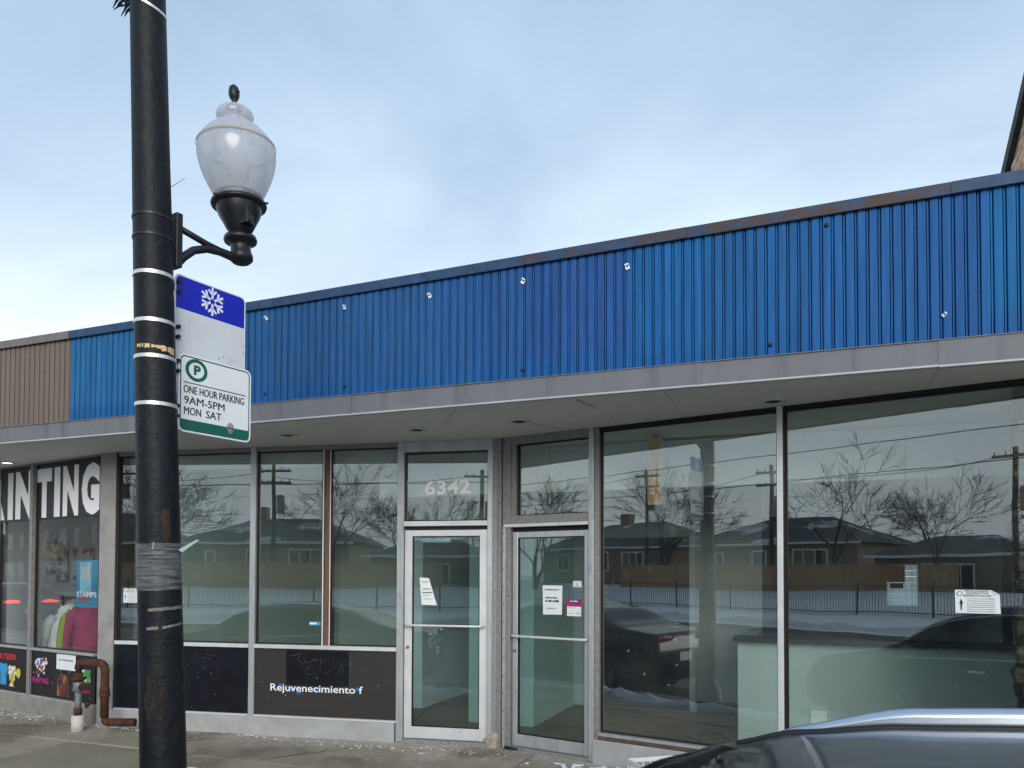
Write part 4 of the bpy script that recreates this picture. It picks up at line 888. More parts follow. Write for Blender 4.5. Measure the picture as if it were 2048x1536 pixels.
# chipped paint below the second strap, tape wraps and scraps
mb = MB(); c0 = pax(2.775); rr = random.Random(4)
for k in range(26):
    a = R(-100+k*4.6); hgt = .006+.016*max(0, (k-13)/13)+rr.uniform(0,.008); r_ = prad(2.775)+.0022
    P4 = [(a, -hgt+rr.uniform(-.003,.003)), (a+R(5.2), -hgt+rr.uniform(-.003,.003)), (a+R(5.2), hgt*.6), (a, hgt*.6)]
    if rr.random() < .82: mb.face([(c0.x+r_*math.cos(q), c0.y+r_*math.sin(q), c0.z+dz-.010*(k/26)) for q, dz in P4])
mb.build('paint_chip', pmat('bare_undercoat', (.62,.46,.24), .7, 0, .4, 30), sl, off, kind='stuff')
wrapm = bpy.data.materials.new('stretch_film'); wrapm.use_nodes = True; t = wrapm.node_tree; t.nodes.clear()
o_ = t.nodes.new('ShaderNodeOutputMaterial'); m1 = t.nodes.new('ShaderNodeMixShader'); tr_ = t.nodes.new('ShaderNodeBsdfTransparent'); pb = t.nodes.new('ShaderNodeBsdfPrincipled'); pb.inputs['Base Color'].default_value = (.55,.57,.58,1); pb.inputs['Roughness'].default_value = .25
tcx = t.nodes.new('ShaderNodeTexCoord'); mp_ = t.nodes.new('ShaderNodeMapping'); mp_.inputs['Scale'].default_value = (3,3,46); mp_.inputs['Rotation'].default_value = (.05,.04,0); nz = t.nodes.new('ShaderNodeTexNoise'); nz.inputs['Scale'].default_value = 2.2; nz.inputs['Detail'].default_value = 9; nz.inputs['Roughness'].default_value = .75
mr = t.nodes.new('ShaderNodeMapRange'); mr.inputs[1].default_value = .38; mr.inputs[2].default_value = .72; mr.inputs[3].default_value = .02; mr.inputs[4].default_value = .42
t.links.new(tcx.outputs['Object'], mp_.inputs[0]); t.links.new(mp_.outputs[0], nz.inputs['Vector']); t.links.new(nz.outputs['Fac'], mr.inputs[0]); t.links.new(mr.outputs[0], m1.inputs[0]); t.links.new(tr_.outputs[0], m1.inputs[1]); t.links.new(pb.outputs[0], m1.inputs[2]); t.links.new(m1.outputs[0], o_.inputs[0])
mb = MB(); zs2 = [1.575+.01*i for i in range(24)]
mb.tube([pax(z) for z in zs2], [prad(z)+.005+.003*mnoise.noise(Vector((1,1,z*40))) for z in zs2], 40, cap=False); mb.build('stretch_film_wrap', wrapm, sl, off)
def ringpart(z, a0, a1, h, mat, ex=.004, dz1=0, nm='tape_strip'):
    mb = MB(); c0 = pax(z); r_ = prad(z)+ex; n = 14; rr_ = random.Random(int(z*1000))
    for k in range(n+1):
        a = a0+(a1-a0)*k/n; d = dz1*k/n
        mb.v.append((c0.x+r_*math.cos(a), c0.y+r_*math.sin(a), c0.z-h/2+d+rr_.uniform(-.002,.002))); mb.v.append((c0.x+r_*math.cos(a), c0.y+r_*math.sin(a), c0.z+h/2+d+rr_.uniform(-.002,.002)))
    for k in range(n): mb.f.append((k*2, k*2+2, k*2+3, k*2+1)); mb.mi.append(0); mb.sm.append(True)
    return mb.build(nm, mat, sl, off)
TG = pmat('weathered_tape', (.16,.155,.14), .6, 0, .3, 20)
ringpart(1.478, R(-75), R(30), .016, TG, dz1=.014); ringpart(1.386, R(-80), R(-50), .014, TG, dz1=.006); ringpart(1.392, R(-40), R(20), .012, TG, dz1=.018)
mb = MB(); c0 = pax(1.80); pts = [c0+Vector((.062+.03*math.sin(t_*2.4)*0-.018*math.sin(t_*3.1), -.092+.02*t_, .01-.13*t_)) for t_ in [q_/10 for q_ in range(11)]]; mb.tube(pts, .0016, 5); mb.build('loose_film', M_['paper'], sl, off)
mb = MB(); mb.prism([(.0,0),(.02,-.012),(.10,.050),(.085,.052)], -.001, .001); mb.build('loose_film', pmat('film_flap', (.30,.40,.39), .4), sl, off @ Matrix.Translation(pax(1.775)+Vector((.092,.03,0))) @ Matrix.Rotation(R(35),4,'Z'))
def polarpatch(z, a0, da, dz, seed, mat, ex=.0025, nm='torn_sticker'):
    mb = MB(); c0 = pax(z); rings, seg = 7, 30; r_ = prad(z)
    for i in range(rings+1):
        for k in range(seg):
            th = 2*math.pi*k/seg; e_ = i/rings*(1+.35*mnoise.noise(Vector((math.cos(th)*1.6,math.sin(th)*1.6,seed)))+.22*mnoise.noise(Vector((math.cos(th)*5,math.sin(th)*5,seed))))
            a = a0+da*e_*math.cos(th); zz = dz*e_*math.sin(th); rr_ = r_+ex*(1 if i < rings else .1)+.0016*mnoise.noise(Vector((a*14,zz*50,seed)))
            p = pax(z+zz); mb.v.append((p.x+rr_*math.cos(a), p.y+rr_*math.sin(a), z+zz))
    for i in range(rings):
        for k in range(seg): k2 = (k+1)%seg; mb.f.append((i*seg+k,(i+1)*seg+k,(i+1)*seg+k2,i*seg+k2)); mb.mi.append(0); mb.sm.append(True)
    mb.build(nm, mat, sl, off)
TR = pmat('torn_residue', (.014,.013,.013), .9, 0, .6, 30, bump=1, bscale=90, wpos=True, dirt=(.05,.034,.024), dscale=14, dth=(.56,.66))
polarpatch(1.02, R(-62), .50, .13, 2.0, TR); polarpatch(1.17, R(-66), .22, .045, 5.0, TR); polarpatch(1.90, R(-25), .20, .10, 7.0, pmat('rust_bloom', (.035,.02,.014), .9, 0, .5, 30, wpos=True, bump=.6), .0012, 'rust_patch')
# dark garland remnant near the top strap
mb = MB(); rr = random.Random(2); c0 = pax(4.53)+Vector((-.085,-.02,0))
for k in range(46):
    a = rr.uniform(2.2,4.2); l_ = rr.uniform(.02,.075); st = c0+Vector((rr.uniform(-.05,.02), rr.uniform(-.03,.03), rr.uniform(-.02,.06))); en = st+Vector((l_*math.cos(a), l_*math.sin(a)*.5, rr.uniform(-.05,.03)))
    mb.tube([st, (st+en)/2+Vector((0,0,.008)), en], [.007,.006,.002], 4)
mb.build('garland_remnant', pmat('dark_tinsel', (.006,.012,.008), .6, 0, .4, 30), sl, off, kind='stuff')
# bracket arm
LXY = Vector((-2.926,3.414,0)); h3 = Vector((.1977,.9803,0)); pr0 = Vector((-3.022,3.010,0))
bm_ = frame((pr0.x,pr0.y),(pr0.x+h3.x,pr0.y+h3.y))
bx('arm_plate', M_['black_metal'], sl, .0, .035, -.035, .035, 3.225, 3.50, off @ bm_)
mb = MB(); mb.tube([(.03,0,3.44),(.20,0,3.415),(.34,0,3.405)], .017, 8); mb.build('arm_strut', M_['black_metal'], sl, off @ bm_)
mb = MB(); pts = [(.02,0,3.242),(.06,0,3.295),(.12,0,3.352),(.20,0,3.390),(.28,0,3.404),(.36,0,3.404),(.42,0,3.402)]; mb.tube(pts, [.022,.022,.021,.021,.022,.024,.026], 10); mb.build('lamp_arm', M_['black_metal'], sl, off @ bm_)
lm = Matrix.Translation(LXY) @ Matrix.Rotation(R(-3.0), 4, Vector((math.cos(YAW),math.sin(YAW),0)).cross(Vector((0,0,1))))
lm = off @ Matrix.Translation((LXY.x,LXY.y,3.33)) @ Matrix.Rotation(R(-3.2), 4, fw) @ Matrix.Translation((0,0,-3.33))
def lpart(name, prof, mat, par=sl, seg=36, M=lm): mb = MB(); mb.lathe(prof, seg, cap=False); return mb.build(name, mat, par, M)
lpart('lamp_base', [(.0,3.382),(.045,3.384),(.062,3.40),(.064,3.425),(.056,3.44),(.053,3.47),(.056,3.49),(.086,3.50),(.090,3.512),(.084,3.530),(.05,3.545)], M_['black_metal'])
lpart('lamp_fitter', [(.05,3.545),(.070,3.57),(.085,3.60),(.112,3.65),(.122,3.685),(.124,3.70)], M_['black_metal'], seg=36)
lpart('lamp_rim', [(.12,3.695),(.146,3.70),(.15,3.71),(.146,3.722),(.125,3.724)], M_['black_metal'])
lpart('lamp_collar', [(.126,3.724),(.130,3.735),(.130,3.755),(.122,3.757)], M_['galv'])
for k in range(3):
    a = R(20+120*k); mb = MB(); mb.tube([(.14*math.cos(a),.14*math.sin(a),3.712),(.165*math.cos(a),.165*math.sin(a),3.712)], .006, 6); mb.build('set_screw', M_['black_metal'], sl, lm)
bx('ballast_box', M_['black_metal'], sl, .02, .10, -.06, .0, 3.575, 3.66, lm); mb = MB(); mb.tube([(.06,-.03,3.60),(.12,-.05,3.575),(.13,-.04,3.55),(.07,-.03,3.53)], .005, 6); mb.build('loose_wire', M_['black_metal'], sl, lm)
gm = bpy.data.materials.new('frosted_acrylic'); gm.use_nodes = True; t = gm.node_tree; t.nodes.clear()
o_ = t.nodes.new('ShaderNodeOutputMaterial'); a1 = t.nodes.new('ShaderNodeMixShader'); a2 = t.nodes.new('ShaderNodeMixShader'); a3 = t.nodes.new('ShaderNodeMixShader')
tl = t.nodes.new('ShaderNodeBsdfTranslucent'); tl.inputs[0].default_value = (.86,.88,.92,1); df = t.nodes.new('ShaderNodeBsdfDiffuse'); df.inputs[0].default_value = (.62,.63,.66,1); tr_ = t.nodes.new('ShaderNodeBsdfTransparent'); tr_.inputs[0].default_value = (.93,.94,.96,1); gl_ = t.nodes.new('ShaderNodeBsdfGlossy'); gl_.inputs['Roughness'].default_value = .18
a1.inputs[0].default_value = .45; a2.inputs[0].default_value = .22; a3.inputs[0].default_value = .06
tcx = t.nodes.new('ShaderNodeTexCoord'); wv = t.nodes.new('ShaderNodeTexNoise'); wv.inputs['Scale'].default_value = 9; wv.inputs['Detail'].default_value = 6; mpg = t.nodes.new('ShaderNodeMapping'); mpg.inputs['Scale'].default_value = (5,5,.55); t.links.new(tcx.outputs['Object'], mpg.inputs[0]); t.links.new(mpg.outputs[0], wv.inputs['Vector'])
mr = t.nodes.new('ShaderNodeMapRange'); mr.inputs[1].default_value = .35; mr.inputs[2].default_value = .7; mr.inputs[3].default_value = .08; mr.inputs[4].default_value = .42; t.links.new(wv.outputs['Fac'], mr.inputs[0]); t.links.new(mr.outputs[0], a2.inputs[0])
t.links.new(tl.outputs[0], a1.inputs[1]); t.links.new(df.outputs[0], a1.inputs[2]); t.links.new(a1.outputs[0], a2.inputs[1]); t.links.new(tr_.outputs[0], a2.inputs[2]); t.links.new(a2.outputs[0], a3.inputs[1]); t.links.new(gl_.outputs[0], a3.inputs[2]); t.links.new(a3.outputs[0], o_.inputs[0])
gl = lpart('globe', [(.124,3.745),(.140,3.775),(.162,3.82),(.183,3.87),(.199,3.92),(.208,3.965),(.2105,3.995),(.207,4.02),(.200,4.036)], gm, seg=64)
# ribbed cap of the globe and its neck ball
rb = MB(); prof = [(.202,4.036),(.205,4.042),(.202,4.050),(.190,4.072),(.172,4.096),(.150,4.118),(.146,4.124),(.128,4.140),(.104,4.156),(.084,4.166),(.074,4.170),(.082,4.178),(.096,4.196),(.101,4.213),(.096,4.232),(.080,4.248),(.055,4.260),(.034,4.268)]
rb.lathe(prof, 64, cap=False); rb.build('globe_cap', gm, gl)
mb = MB(); mb.lathe([(.2095,4.030),(.2125,4.034),(.2125,4.040),(.2095,4.044)], 64, cap=False); mb.build('seam_band', pmat('dirty_seam', (.40,.38,.36), .6), gl)
lpart('finial', [(.045,4.262),(.040,4.274),(.016,4.284),(.013,4.300),(.024,4.315),(.030,4.335),(.029,4.36),(.024,4.378),(.010,4.392),(.0,4.394)], M_['black_metal'], gl, 20, Matrix())
mb = MB(); mb.tube([(.02,.0,4.36),(.035,0,4.345)], .006, 6); mb.build('finial_tab', M_['black_metal'], gl)
mb = MB(); mb.lathe([(.0,3.76),(.035,3.765),(.035,3.84),(.06,3.87),(.062,3.94),(.0,3.98)], 20, cap=False); mb.build('lamp_bulb', M_['paper'], gl)
mb = MB(); mb.tube([pax(3.58)+Vector((.09,.02,0)), pax(3.58)+Vector((.12,.03,.015)), pax(3.58)+Vector((.165,.05,.05))], [.002,.0015,.001], 4); mb.build('twig', M_['tree'], sl, off)

# ------------------------------------------------------------------ signs on the pole
SG = frame((-3.0533,2.922), (-3.0533+.19766,2.922+.98027))
def rrect(s0, s1, z0, z1, r, n=5, corners=(1,1,1,1)):
    p = []
    for (cx_, cz_, a0, on) in ((s0+r,z0+r,180,corners[0]),(s1-r,z0+r,270,corners[1]),(s1-r,z1-r,0,corners[2]),(s0+r,z1-r,90,corners[3])):
        if on:
            for k in range(n+1): a = R(a0+90*k/n); p.append((cx_+r*math.cos(a), cz_+r*math.sin(a)))
        else: p.append((cx_+r*(1 if a0 in (270,0) else -1), cz_+r*(1 if a0 in (0,90) else -1)))
    return p
def flat(name, poly, y, mat, par, M=SG, th=.0006):
    mb = MB(); mb.prism(poly, y-th, y); return mb.build(name, mat, par, M)
ss = empty('snow_route_sign', (0,0,0), 0, 'blue and white winter parking sign with a white snowflake, on the pole', 'sign')
s0, s1, z0, z1 = .117, .556, 2.58, 3.208
mb = MB(); mb.prism(rrect(s0,s1,z0,z1,.03), 0, .003); mb.build('plate', M_['sign_white'], ss, SG)
flat('faded_field', rrect(s0+.008,s1-.008,z0+.008,3.03,.02,5,(1,1,0,0)), -.0005, M_['sign_grey'], ss)
flat('blue_field', rrect(s0+.008,s1-.008,3.031,z1-.008,.026,5,(0,0,1,1)), -.0005, M_['sign_blue'], ss)
mb = MB(); C0 = ((s0+s1)/2+.004, 3.121)
for k in range(6):
    a = R(60*k+90); d = (math.cos(a), math.sin(a)); n_ = (-d[1], d[0])
    def bar(p, q, w_):
        dx, dz = q[0]-p[0], q[1]-p[1]; L_ = math.hypot(dx,dz); nx, nz_ = -dz/L_*w_, dx/L_*w_
        mb.prism([(p[0]+nx,p[1]+nz_),(p[0]-nx,p[1]-nz_),(q[0]-nx,q[1]-nz_),(q[0]+nx,q[1]+nz_)], -.0020-.00011*k, -.0011)
    P_ = lambda t_, o=0: (C0[0]+d[0]*t_+n_[0]*o, C0[1]+d[1]*t_+n_[1]*o)
    bar(P_(.014), P_(.076), .0062)
    for sg_ in (-1,1): bar(P_(.036), P_(.060, sg_*.025), .0058)
mb.build('snowflake', M_['sign_white'], ss, SG)
for (s_, z_) in ((s1-.012,3.12),(s1-.012,3.16),(s1-.012,2.89),(s1-.012,2.93),(s0+.27,2.825),(s0+.30,2.84)):
    mb = MB(); mb.lathe([(.004,0),(.003,.002),(.0005,.0025)], 8, M=Matrix.Rotation(R(90),4,'X')); mb.build('rivet_hole', M_['dark'], ss, SG @ Matrix.Translation((s_,-.0008,z_)))
pk = empty('parking_sign', (0,0,0), 0, 'green and white one hour parking sign with circled P and skull sticker', 'sign')
s0, s1, z0, z1 = .140, .594, 2.392, 2.800
Yp = -.008
mb = MB(); mb.prism(rrect(s0,s1,z0,z1,.035), Yp, Yp+.003); mb.build('plate', M_['sign_white'], pk, SG)
# dark border line: top, right and left
def ringpoly(name, outer, inner, y, mat, par):
    mb = MB(); n = len(outer)
    for (x_, z_) in outer: mb.v.append((x_, y, z_))
    for (x_, z_) in inner: mb.v.append((x_, y, z_))
    for i in range(n): j = (i+1)%n; mb.f.append((i,j,n+j,n+i)); mb.mi.append(0); mb.sm.append(False)
    return mb.build(name, mat, par, SG)
ringpoly('border', rrect(s0+.010,s1-.010,z0+.009,z1-.009,.027), rrect(s0+.016,s1-.016,z0+.015,z1-.015,.022), Yp-.0006, pmat('sign_border', (.012,.05,.04), .5), pk)
flat('green_field', rrect(s0+.012,s1-.012,z0+.010,z0+.066,.025,5,(1,1,0,0)), Yp-.0010, M_['sign_green'], pk)
mb = MB(); cxp, czp = s0+.105, 2.725; n = 40
for k in range(n):
    a = 2*math.pi*k/n
    for r_ in (.041,.059): mb.v.append((cxp+r_*math.cos(a)*1.12, Yp-.0008, czp+r_*math.sin(a)))
for k in range(n): k2 = (k+1)%n; mb.f.append((k*2,k*2+1,k2*2+1,k2*2)); mb.mi.append(0); mb.sm.append(False)
mb.build('ring', M_['sign_green'], pk, SG)
text_mesh('P', .052, .042, .05).build('letter', M_['sign_green'], pk, SG @ Matrix.Translation((cxp-.016,Yp-.0008,czp-.025)))
bx('rule', INK, pk, s0+.030, s1-.035, Yp-.0012, Yp-.0004, 2.650, 2.6545, SG, ch=0)
text_mesh('ONE HOUR PARKING', .040, .375, 0.0, bold=.0022).build('lettering', INK, pk, SG @ Matrix.Translation((s0+.030,Yp-.0008,2.597)))
text_mesh('9AM-5PM', .040, .245, 0.0, bold=.0022).build('lettering', INK, pk, SG @ Matrix.Translation((s0+.034,Yp-.0008,2.540)))
text_mesh('MON', .040, .100, 0.0, bold=.0022).build('lettering', INK, pk, SG @ Matrix.Translation((s0+.034,Yp-.0008,2.484))); text_mesh('SAT', .040, .095, 0.0, bold=.0022).build('lettering', INK, pk, SG @ Matrix.Translation((s0+.165,Yp-.0008,2.484)))
sk = MB(); sk.prism([(-.020,.012),(-.024,.030),(-.018,.046),(-.004,.053),(.012,.050),(.022,.038),(.024,.022),(.018,.010),(.012,.006),(.012,-.006),(-.010,-.006),(-.012,.006)], -.001, 0)
sko = sk.build('skull_sticker', pmat('sticker_grey', (.30,.29,.33), .6, 0, .3, 40), pk, SG @ Matrix.Translation((s1-.135,Yp-.0012,z0+.040)))
mb = MB(); mb.prism([(-.016,.020),(-.012,.028),(-.004,.026),(-.004,.016),(-.012,.013)], -.0018, -.0011); mb.build('eye_socket', M_['dark'], sko); mb = MB(); mb.prism([(.004,.016),(.005,.026),(.014,.027),(.018,.019),(.012,.012)], -.0018, -.0011); mb.build('eye_socket', M_['dark'], sko)
mb = MB(); mb.prism([(-.008,.000),(.010,.000),(.008,.005),(-.006,.005)], -.0018, -.0011); mb.build('teeth_gap', M_['dark'], sko)
for z in (3.138,2.902,2.725,2.492):
    br = bx('sign_bracket', M_['black_metal'], sl, .098, .150, .002, .020, z-.022, z+.022, off @ SG)
    for dz in (-.026,.026):
        mb = MB(); mb.lathe([(.011,-.008),(.011,.008)], 8, M=Matrix.Rotation(R(90),4,'X')); mb.build('bracket_bolt', M_['black_metal'], br, Matrix.Translation((.133,-.012,z+dz)))

# ------------------------------------------------------------------ cars
def make_car(name, label, paint, loc, rz, prof, half_w, belt, rails=False, tail=None, headlit=False, ws=(1.35,.50), rear=(-1.25,-2.05), length=4.65, group=None):
    root = empty(name, loc, rz, label, 'car', group)
    def interp(tab, x):
        if x <= tab[0][0]: return tab[0][1]
        for (a, b), (c, d) in zip(tab, tab[1:]):
            if x <= c:
                t_ = (x-a)/(c-a); t_ = t_*t_*(3-2*t_)*.5+t_*.5
                return b+(d-b)*t_
        return tab[-1][1]
    Lh = length/2; xs_ = []
    x_ = -Lh
    while x_ < Lh-1e-6: xs_.append(x_); x_ += .05
    xs_.append(Lh)
    def width(x): 
        e_ = max(0, (abs(x)-Lh*.62)/(Lh*.38)); return half_w*(1-.17*e_**2.4)
    sec = []
    for x in xs_:
        zt = interp(prof, x); zb_ = min(interp(belt, x), zt-.02); w_ = width(x); cab = max(0, zt-zb_)
        wr = w_*.955-min(cab,.62)*.36
        e_ = max(0, (abs(x)-Lh*.86)/(Lh*.14))
        zl = .20+.10*e_
        pts = [(0,zl),(w_*.86,zl),(w_*.955,zl+.06),(w_*.99,.45),(w_,.62),(w_*.995,(zb_+.62)/2+.02),(w_*.975,zb_-.02),(w_*.955,zb_)]
        z_edge = zb_+(zt-zb_)*.86
        for t_ in (.25,.5,.75,1.0): pts.append((w_*.955+(wr-w_*.955)*t_, zb_+(z_edge-zb_)*t_))
        for (u, v) in ((.955,.42),(.88,.68),(.76,.83),(.55,.935),(.28,.985),(0,1.0)): pts.append((wr*u, z_edge+(zt-z_edge)*v))
        sec.append(pts)
    n = len(sec[0]); body, wsm, sg, rw = MB(), MB(), {1:MB(), -1:MB()}, MB()
    for sgn in (1,-1):
        for i in range(len(xs_)-1):
            xm = (xs_[i]+xs_[i+1])/2; cabz = interp(prof,xm)-interp(belt,xm)
            for k in range(n-1):
                q = [(xs_[i],sgn*sec[i][k][0],sec[i][k][1]),(xs_[i+1],sgn*sec[i+1][k][0],sec[i+1][k][1]),(xs_[i+1],sgn*sec[i+1][k+1][0],sec[i+1][k+1][1]),(xs_[i],sgn*sec[i][k+1][0],sec[i][k+1][1])]
                if sgn < 0: q = q[::-1]
                tgt = body
                if 8 <= k <= 10 and cabz > .20 and rear[0]-.55 < xm < ws[0]-.18 and abs(xm+.35) > .045 : tgt = sg[sgn]
                if 7 <= k <= 7 and cabz > .20 and rear[0]-.55 < xm < ws[0]-.18: tgt = sg[sgn] if abs(xm+.35) > .045 else body
                if k >= 12 and ws[1] < xm < ws[0]: tgt = wsm
                if k >= 12 and rear[1] < xm < rear[0]: tgt = rw
                tgt.face(q, 0, True)
    for i, e_ in ((0,-1),(len(xs_)-1,1)):
        pl_ = [(xs_[i], p[0], p[1]) for p in sec[i]]+[(xs_[i], -p[0], p[1]) for p in sec[i][::-1][1:-1]]
        body.face(pl_ if e_ > 0 else pl_[::-1])
    import bmesh
    def fin(mb_, nm_, mt):
        if not mb_.f: return None
        me = mb_.mesh(nm_, mt); bm2 = bmesh.new(); bm2.from_mesh(me); bmesh.ops.remove_doubles(bm2, verts=bm2.verts, dist=1e-4); bmesh.ops.recalc_face_normals(bm2, faces=bm2.faces); bm2.to_mesh(me); bm2.free()
        for p in me.polygons: p.use_smooth = True
        return put(nm_, me, root)
    fin(body, 'body', paint); fin(wsm, 'windshield', M_['car_glass']); fin(rw, 'rear_window', M_['car_glass'])
    for sgn in (1,-1): fin(sg[sgn], 'side_window', M_['car_glass'])
    for sgn in (1,-1):     # bright trim along the side windows
        mb = MB(); pts = []
        for i, x in enumerate(xs_):
            if rear[0]-.5 < x < ws[0]-.2: pts.append((x, sgn*(sec[i][7][0]+.006), sec[i][7][1]))
        mb.tube(pts, .008, 5); mb.build('window_trim', M_['chrome'], root)
        mb = MB(); pts = []
        for i, x in enumerate(xs_):
            if rear[0]-.5 < x < ws[0]-.1: pts.append((x, sgn*(sec[i][11][0]+.006), sec[i][11][1]))
        mb.tube(pts, .007, 5); mb.build('window_trim', M_['chrome'], root)
    for (wx, sgn) in ((1.38,1),(1.38,-1),(-1.38,1),(-1.38,-1)):
        wl = bx('wheel', M_['rubber'], root, -.01, .01, -.01, .01, -.01, .01, Matrix.Translation((wx, sgn*(half_w-.10), .335)), ch=0)
        tm_ = MB(); RM = Matrix.Rotation(R(90),4,'X'); tm_.lathe([(.215,-.11),(.30,-.115),(.33,-.09),(.335,0),(.33,.09),(.30,.115),(.215,.11)], 28, cap=False, M=RM); tm_.build('tyre', M_['rubber'], wl)
        rm_ = MB(); rm_.lathe([(.02,.085),(.06,.09),(.20,.07),(.218,.112),(.218,-.1)], 24, cap=True, M=Matrix.Rotation(R(-90*sgn),4,'X')); rm_.build('rim', M_['galv'], wl)
    for sgn in (1,-1):
        mb = MB(); mb.prism([(-.13,-.06),(.12,-.05),(.16,.02),(-.10,.06)], -.02, .02); mb.build('headlight', M_['head'] if headlit else M_['chrome'], root, Matrix.Translation((Lh-.03, sgn*half_w*.62, .68)) @ Matrix.Rotation(R(90),4,'Z'))
        mb = MB(); lump(mb, 0, 0, 0, .04, .24, .05, 1.1); mb.build('taillight', tail or M_['tail_off'], root, Matrix.Translation((-Lh+.03, sgn*half_w*.60, .95)))
        mb = MB(); lump(mb, 0, 0, 0, .09, .10, .065, 2.2); mb.build('mirror', paint, root, Matrix.Translation((ws[0]-.35, sgn*(half_w+.09), interp(belt,ws[0]-.35)+.09)))
        for hx in (.25,-.85): bx('door_handle', M_['chrome'], root, hx, hx+.17, sgn*half_w*.985-.012, sgn*half_w*.985+.012, .86, .885)
    bx('number_plate', M_['paper'], root, -Lh-.006, -Lh+.002, -.16, .16, .58, .72)
    if rails:
        for sgn in (1,-1):
            ysd = sgn*.565; top = []; m = MB(); n_ = 40; x1_, x0_ = RAILX
            for i in range(n_+1):
                x = x1_+(x0_-x1_)*i/n_; t_ = i/n_
                zr = interp(prof,x)-.040
                hgt = .070*min(1,(t_/.22))**.65*min(1,((1-t_)/.10))**.7
                top.append((x, zr, max(.004,hgt)))
            for (x, zr, hg) in top:
                w1 = .017
                for (a, b) in ((-w1,-.012),(w1,-.012),(w1,hg*.72),(w1*.55,hg),(-w1*.55,hg),(-w1,hg*.72)): m.v.append((x, ysd+a, zr+b))
            for i in range(n_):
                for k in range(6): k2 = (k+1)%6; m.f.append((i*6+k,i*6+k2,(i+1)*6+k2,(i+1)*6+k)); m.mi.append(0); m.sm.append(k in (2,4))
            m.f.append((5,4,3,2,1,0)); m.f.append(tuple(n_*6+k for k in range(6))); m.mi += [0,0]; m.sm += [False]*2
            m.build('roof_rail', M_['rail_alu'], root)
            mb = MB(); mb.tube([(x, ysd-sgn*.026, zr+.024) for (x,zr,hg) in top], .011, 6); mb.build('rail_seal', M_['black'], root)
    return root
RAILX = (.60,-1.30)
SUVP = [(-2.33,.72),(-2.28,.98),(-2.10,1.12),(-1.75,1.44),(-1.45,1.545),(-1.0,1.575),(-.5,1.585),(-.09,1.578),(.2,1.562),(.45,1.530),(.62,1.485),(.78,1.425),(1.25,1.14),(1.45,1.04),(1.9,.96),(2.2,.88),(2.30,.70),(2.33,.55)]
SUVB = [(-2.33,.95),(-1.8,1.06),(0,1.02),(1.4,.97),(2.33,.85)]
make_car('sport_utility_vehicle', 'dark blue SUV parked at the kerb with satin roof rails, its roof in the foreground', carpaint('navy_car_paint', (.010,.019,.036)), (.42,1.63,ST), R(180), SUVP, .93, SUVB, True)
SEDP = [(-2.35,.75),(-2.3,1.02),(-1.75,1.08),(-1.55,1.14),(-1.0,1.36),(-.5,1.445),(0,1.455),(.45,1.42),(.8,1.30),(1.25,1.06),(1.4,1.0),(1.9,.93),(2.25,.80),(2.33,.66),(2.35,.5)]
SEDB = [(-2.35,.92),(-1.6,.97),(0,.93),(1.4,.90),(2.35,.78)]
make_car('sedan', 'black sedan parked along the kerb, mirrored in the left windows', carpaint('black_car_paint', (.006,.007,.008)), (-6.62,1.62,ST), R(180), SEDP, .90, SEDB, ws=(1.35,.55), rear=(-.85,-1.6), length=4.7)
make_car('sport_utility_vehicle', 'dark SUV with lit red tail lights, mirrored in the print shop glass', carpaint('charcoal_car_paint', (.015,.016,.018)), (-29.6,1.55,ST), R(180), SUVP, .92, SUVB, False, M_['tail'])
make_car('sedan', 'silver sedan with lit headlights coming towards the shops, mirrored in the print shop glass', carpaint('silver_car_paint', (.20,.21,.22)), (-40,-6.6,ST), 0, SEDP, .90, SEDB, ws=(1.35,.55), rear=(-.85,-1.6), length=4.7, headlit=True)

# ------------------------------------------------------------------ plastic crate, snow, salt
cr = empty('plastic_crate', (-1.07,5.98,-.04), R(38), 'white plastic crate on the pavement behind the parked SUV', 'crate')
cw, cd, chh = .19, .15, .26
for (nm, a) in (('side',0),('side',90),('side',180),('side',270)):
    w_ = cw if a in (0,180) else cd; d_ = cd if a in (0,180) else cw; mb = MB()
    M = Matrix.Rotation(R(a),4,'Z')
    o = bx('side_rim', M_['crate'], cr, -w_, w_, -d_-.012, -d_, chh-.035, chh, M)
    bx('side_base', M_['crate'], cr, -w_, w_, -d_-.012, -d_, .0, .05, M)
    nb = 6
    for i in range(nb+1): x_ = -w_+2*w_*i/nb; bx('side_bar', M_['crate'], o, x_-.006, x_+.006, -d_-.010, -d_-.002, .05, chh-.035, ch=0)
    for z_ in (.10,.15,.19): bx('side_bar', M_['crate'], o, -w_, w_, -d_-.009, -d_-.003, z_-.006, z_+.006, ch=0)
bx('bottom', M_['crate'], cr, -cw, cw, -cd, cd, 0, .012)
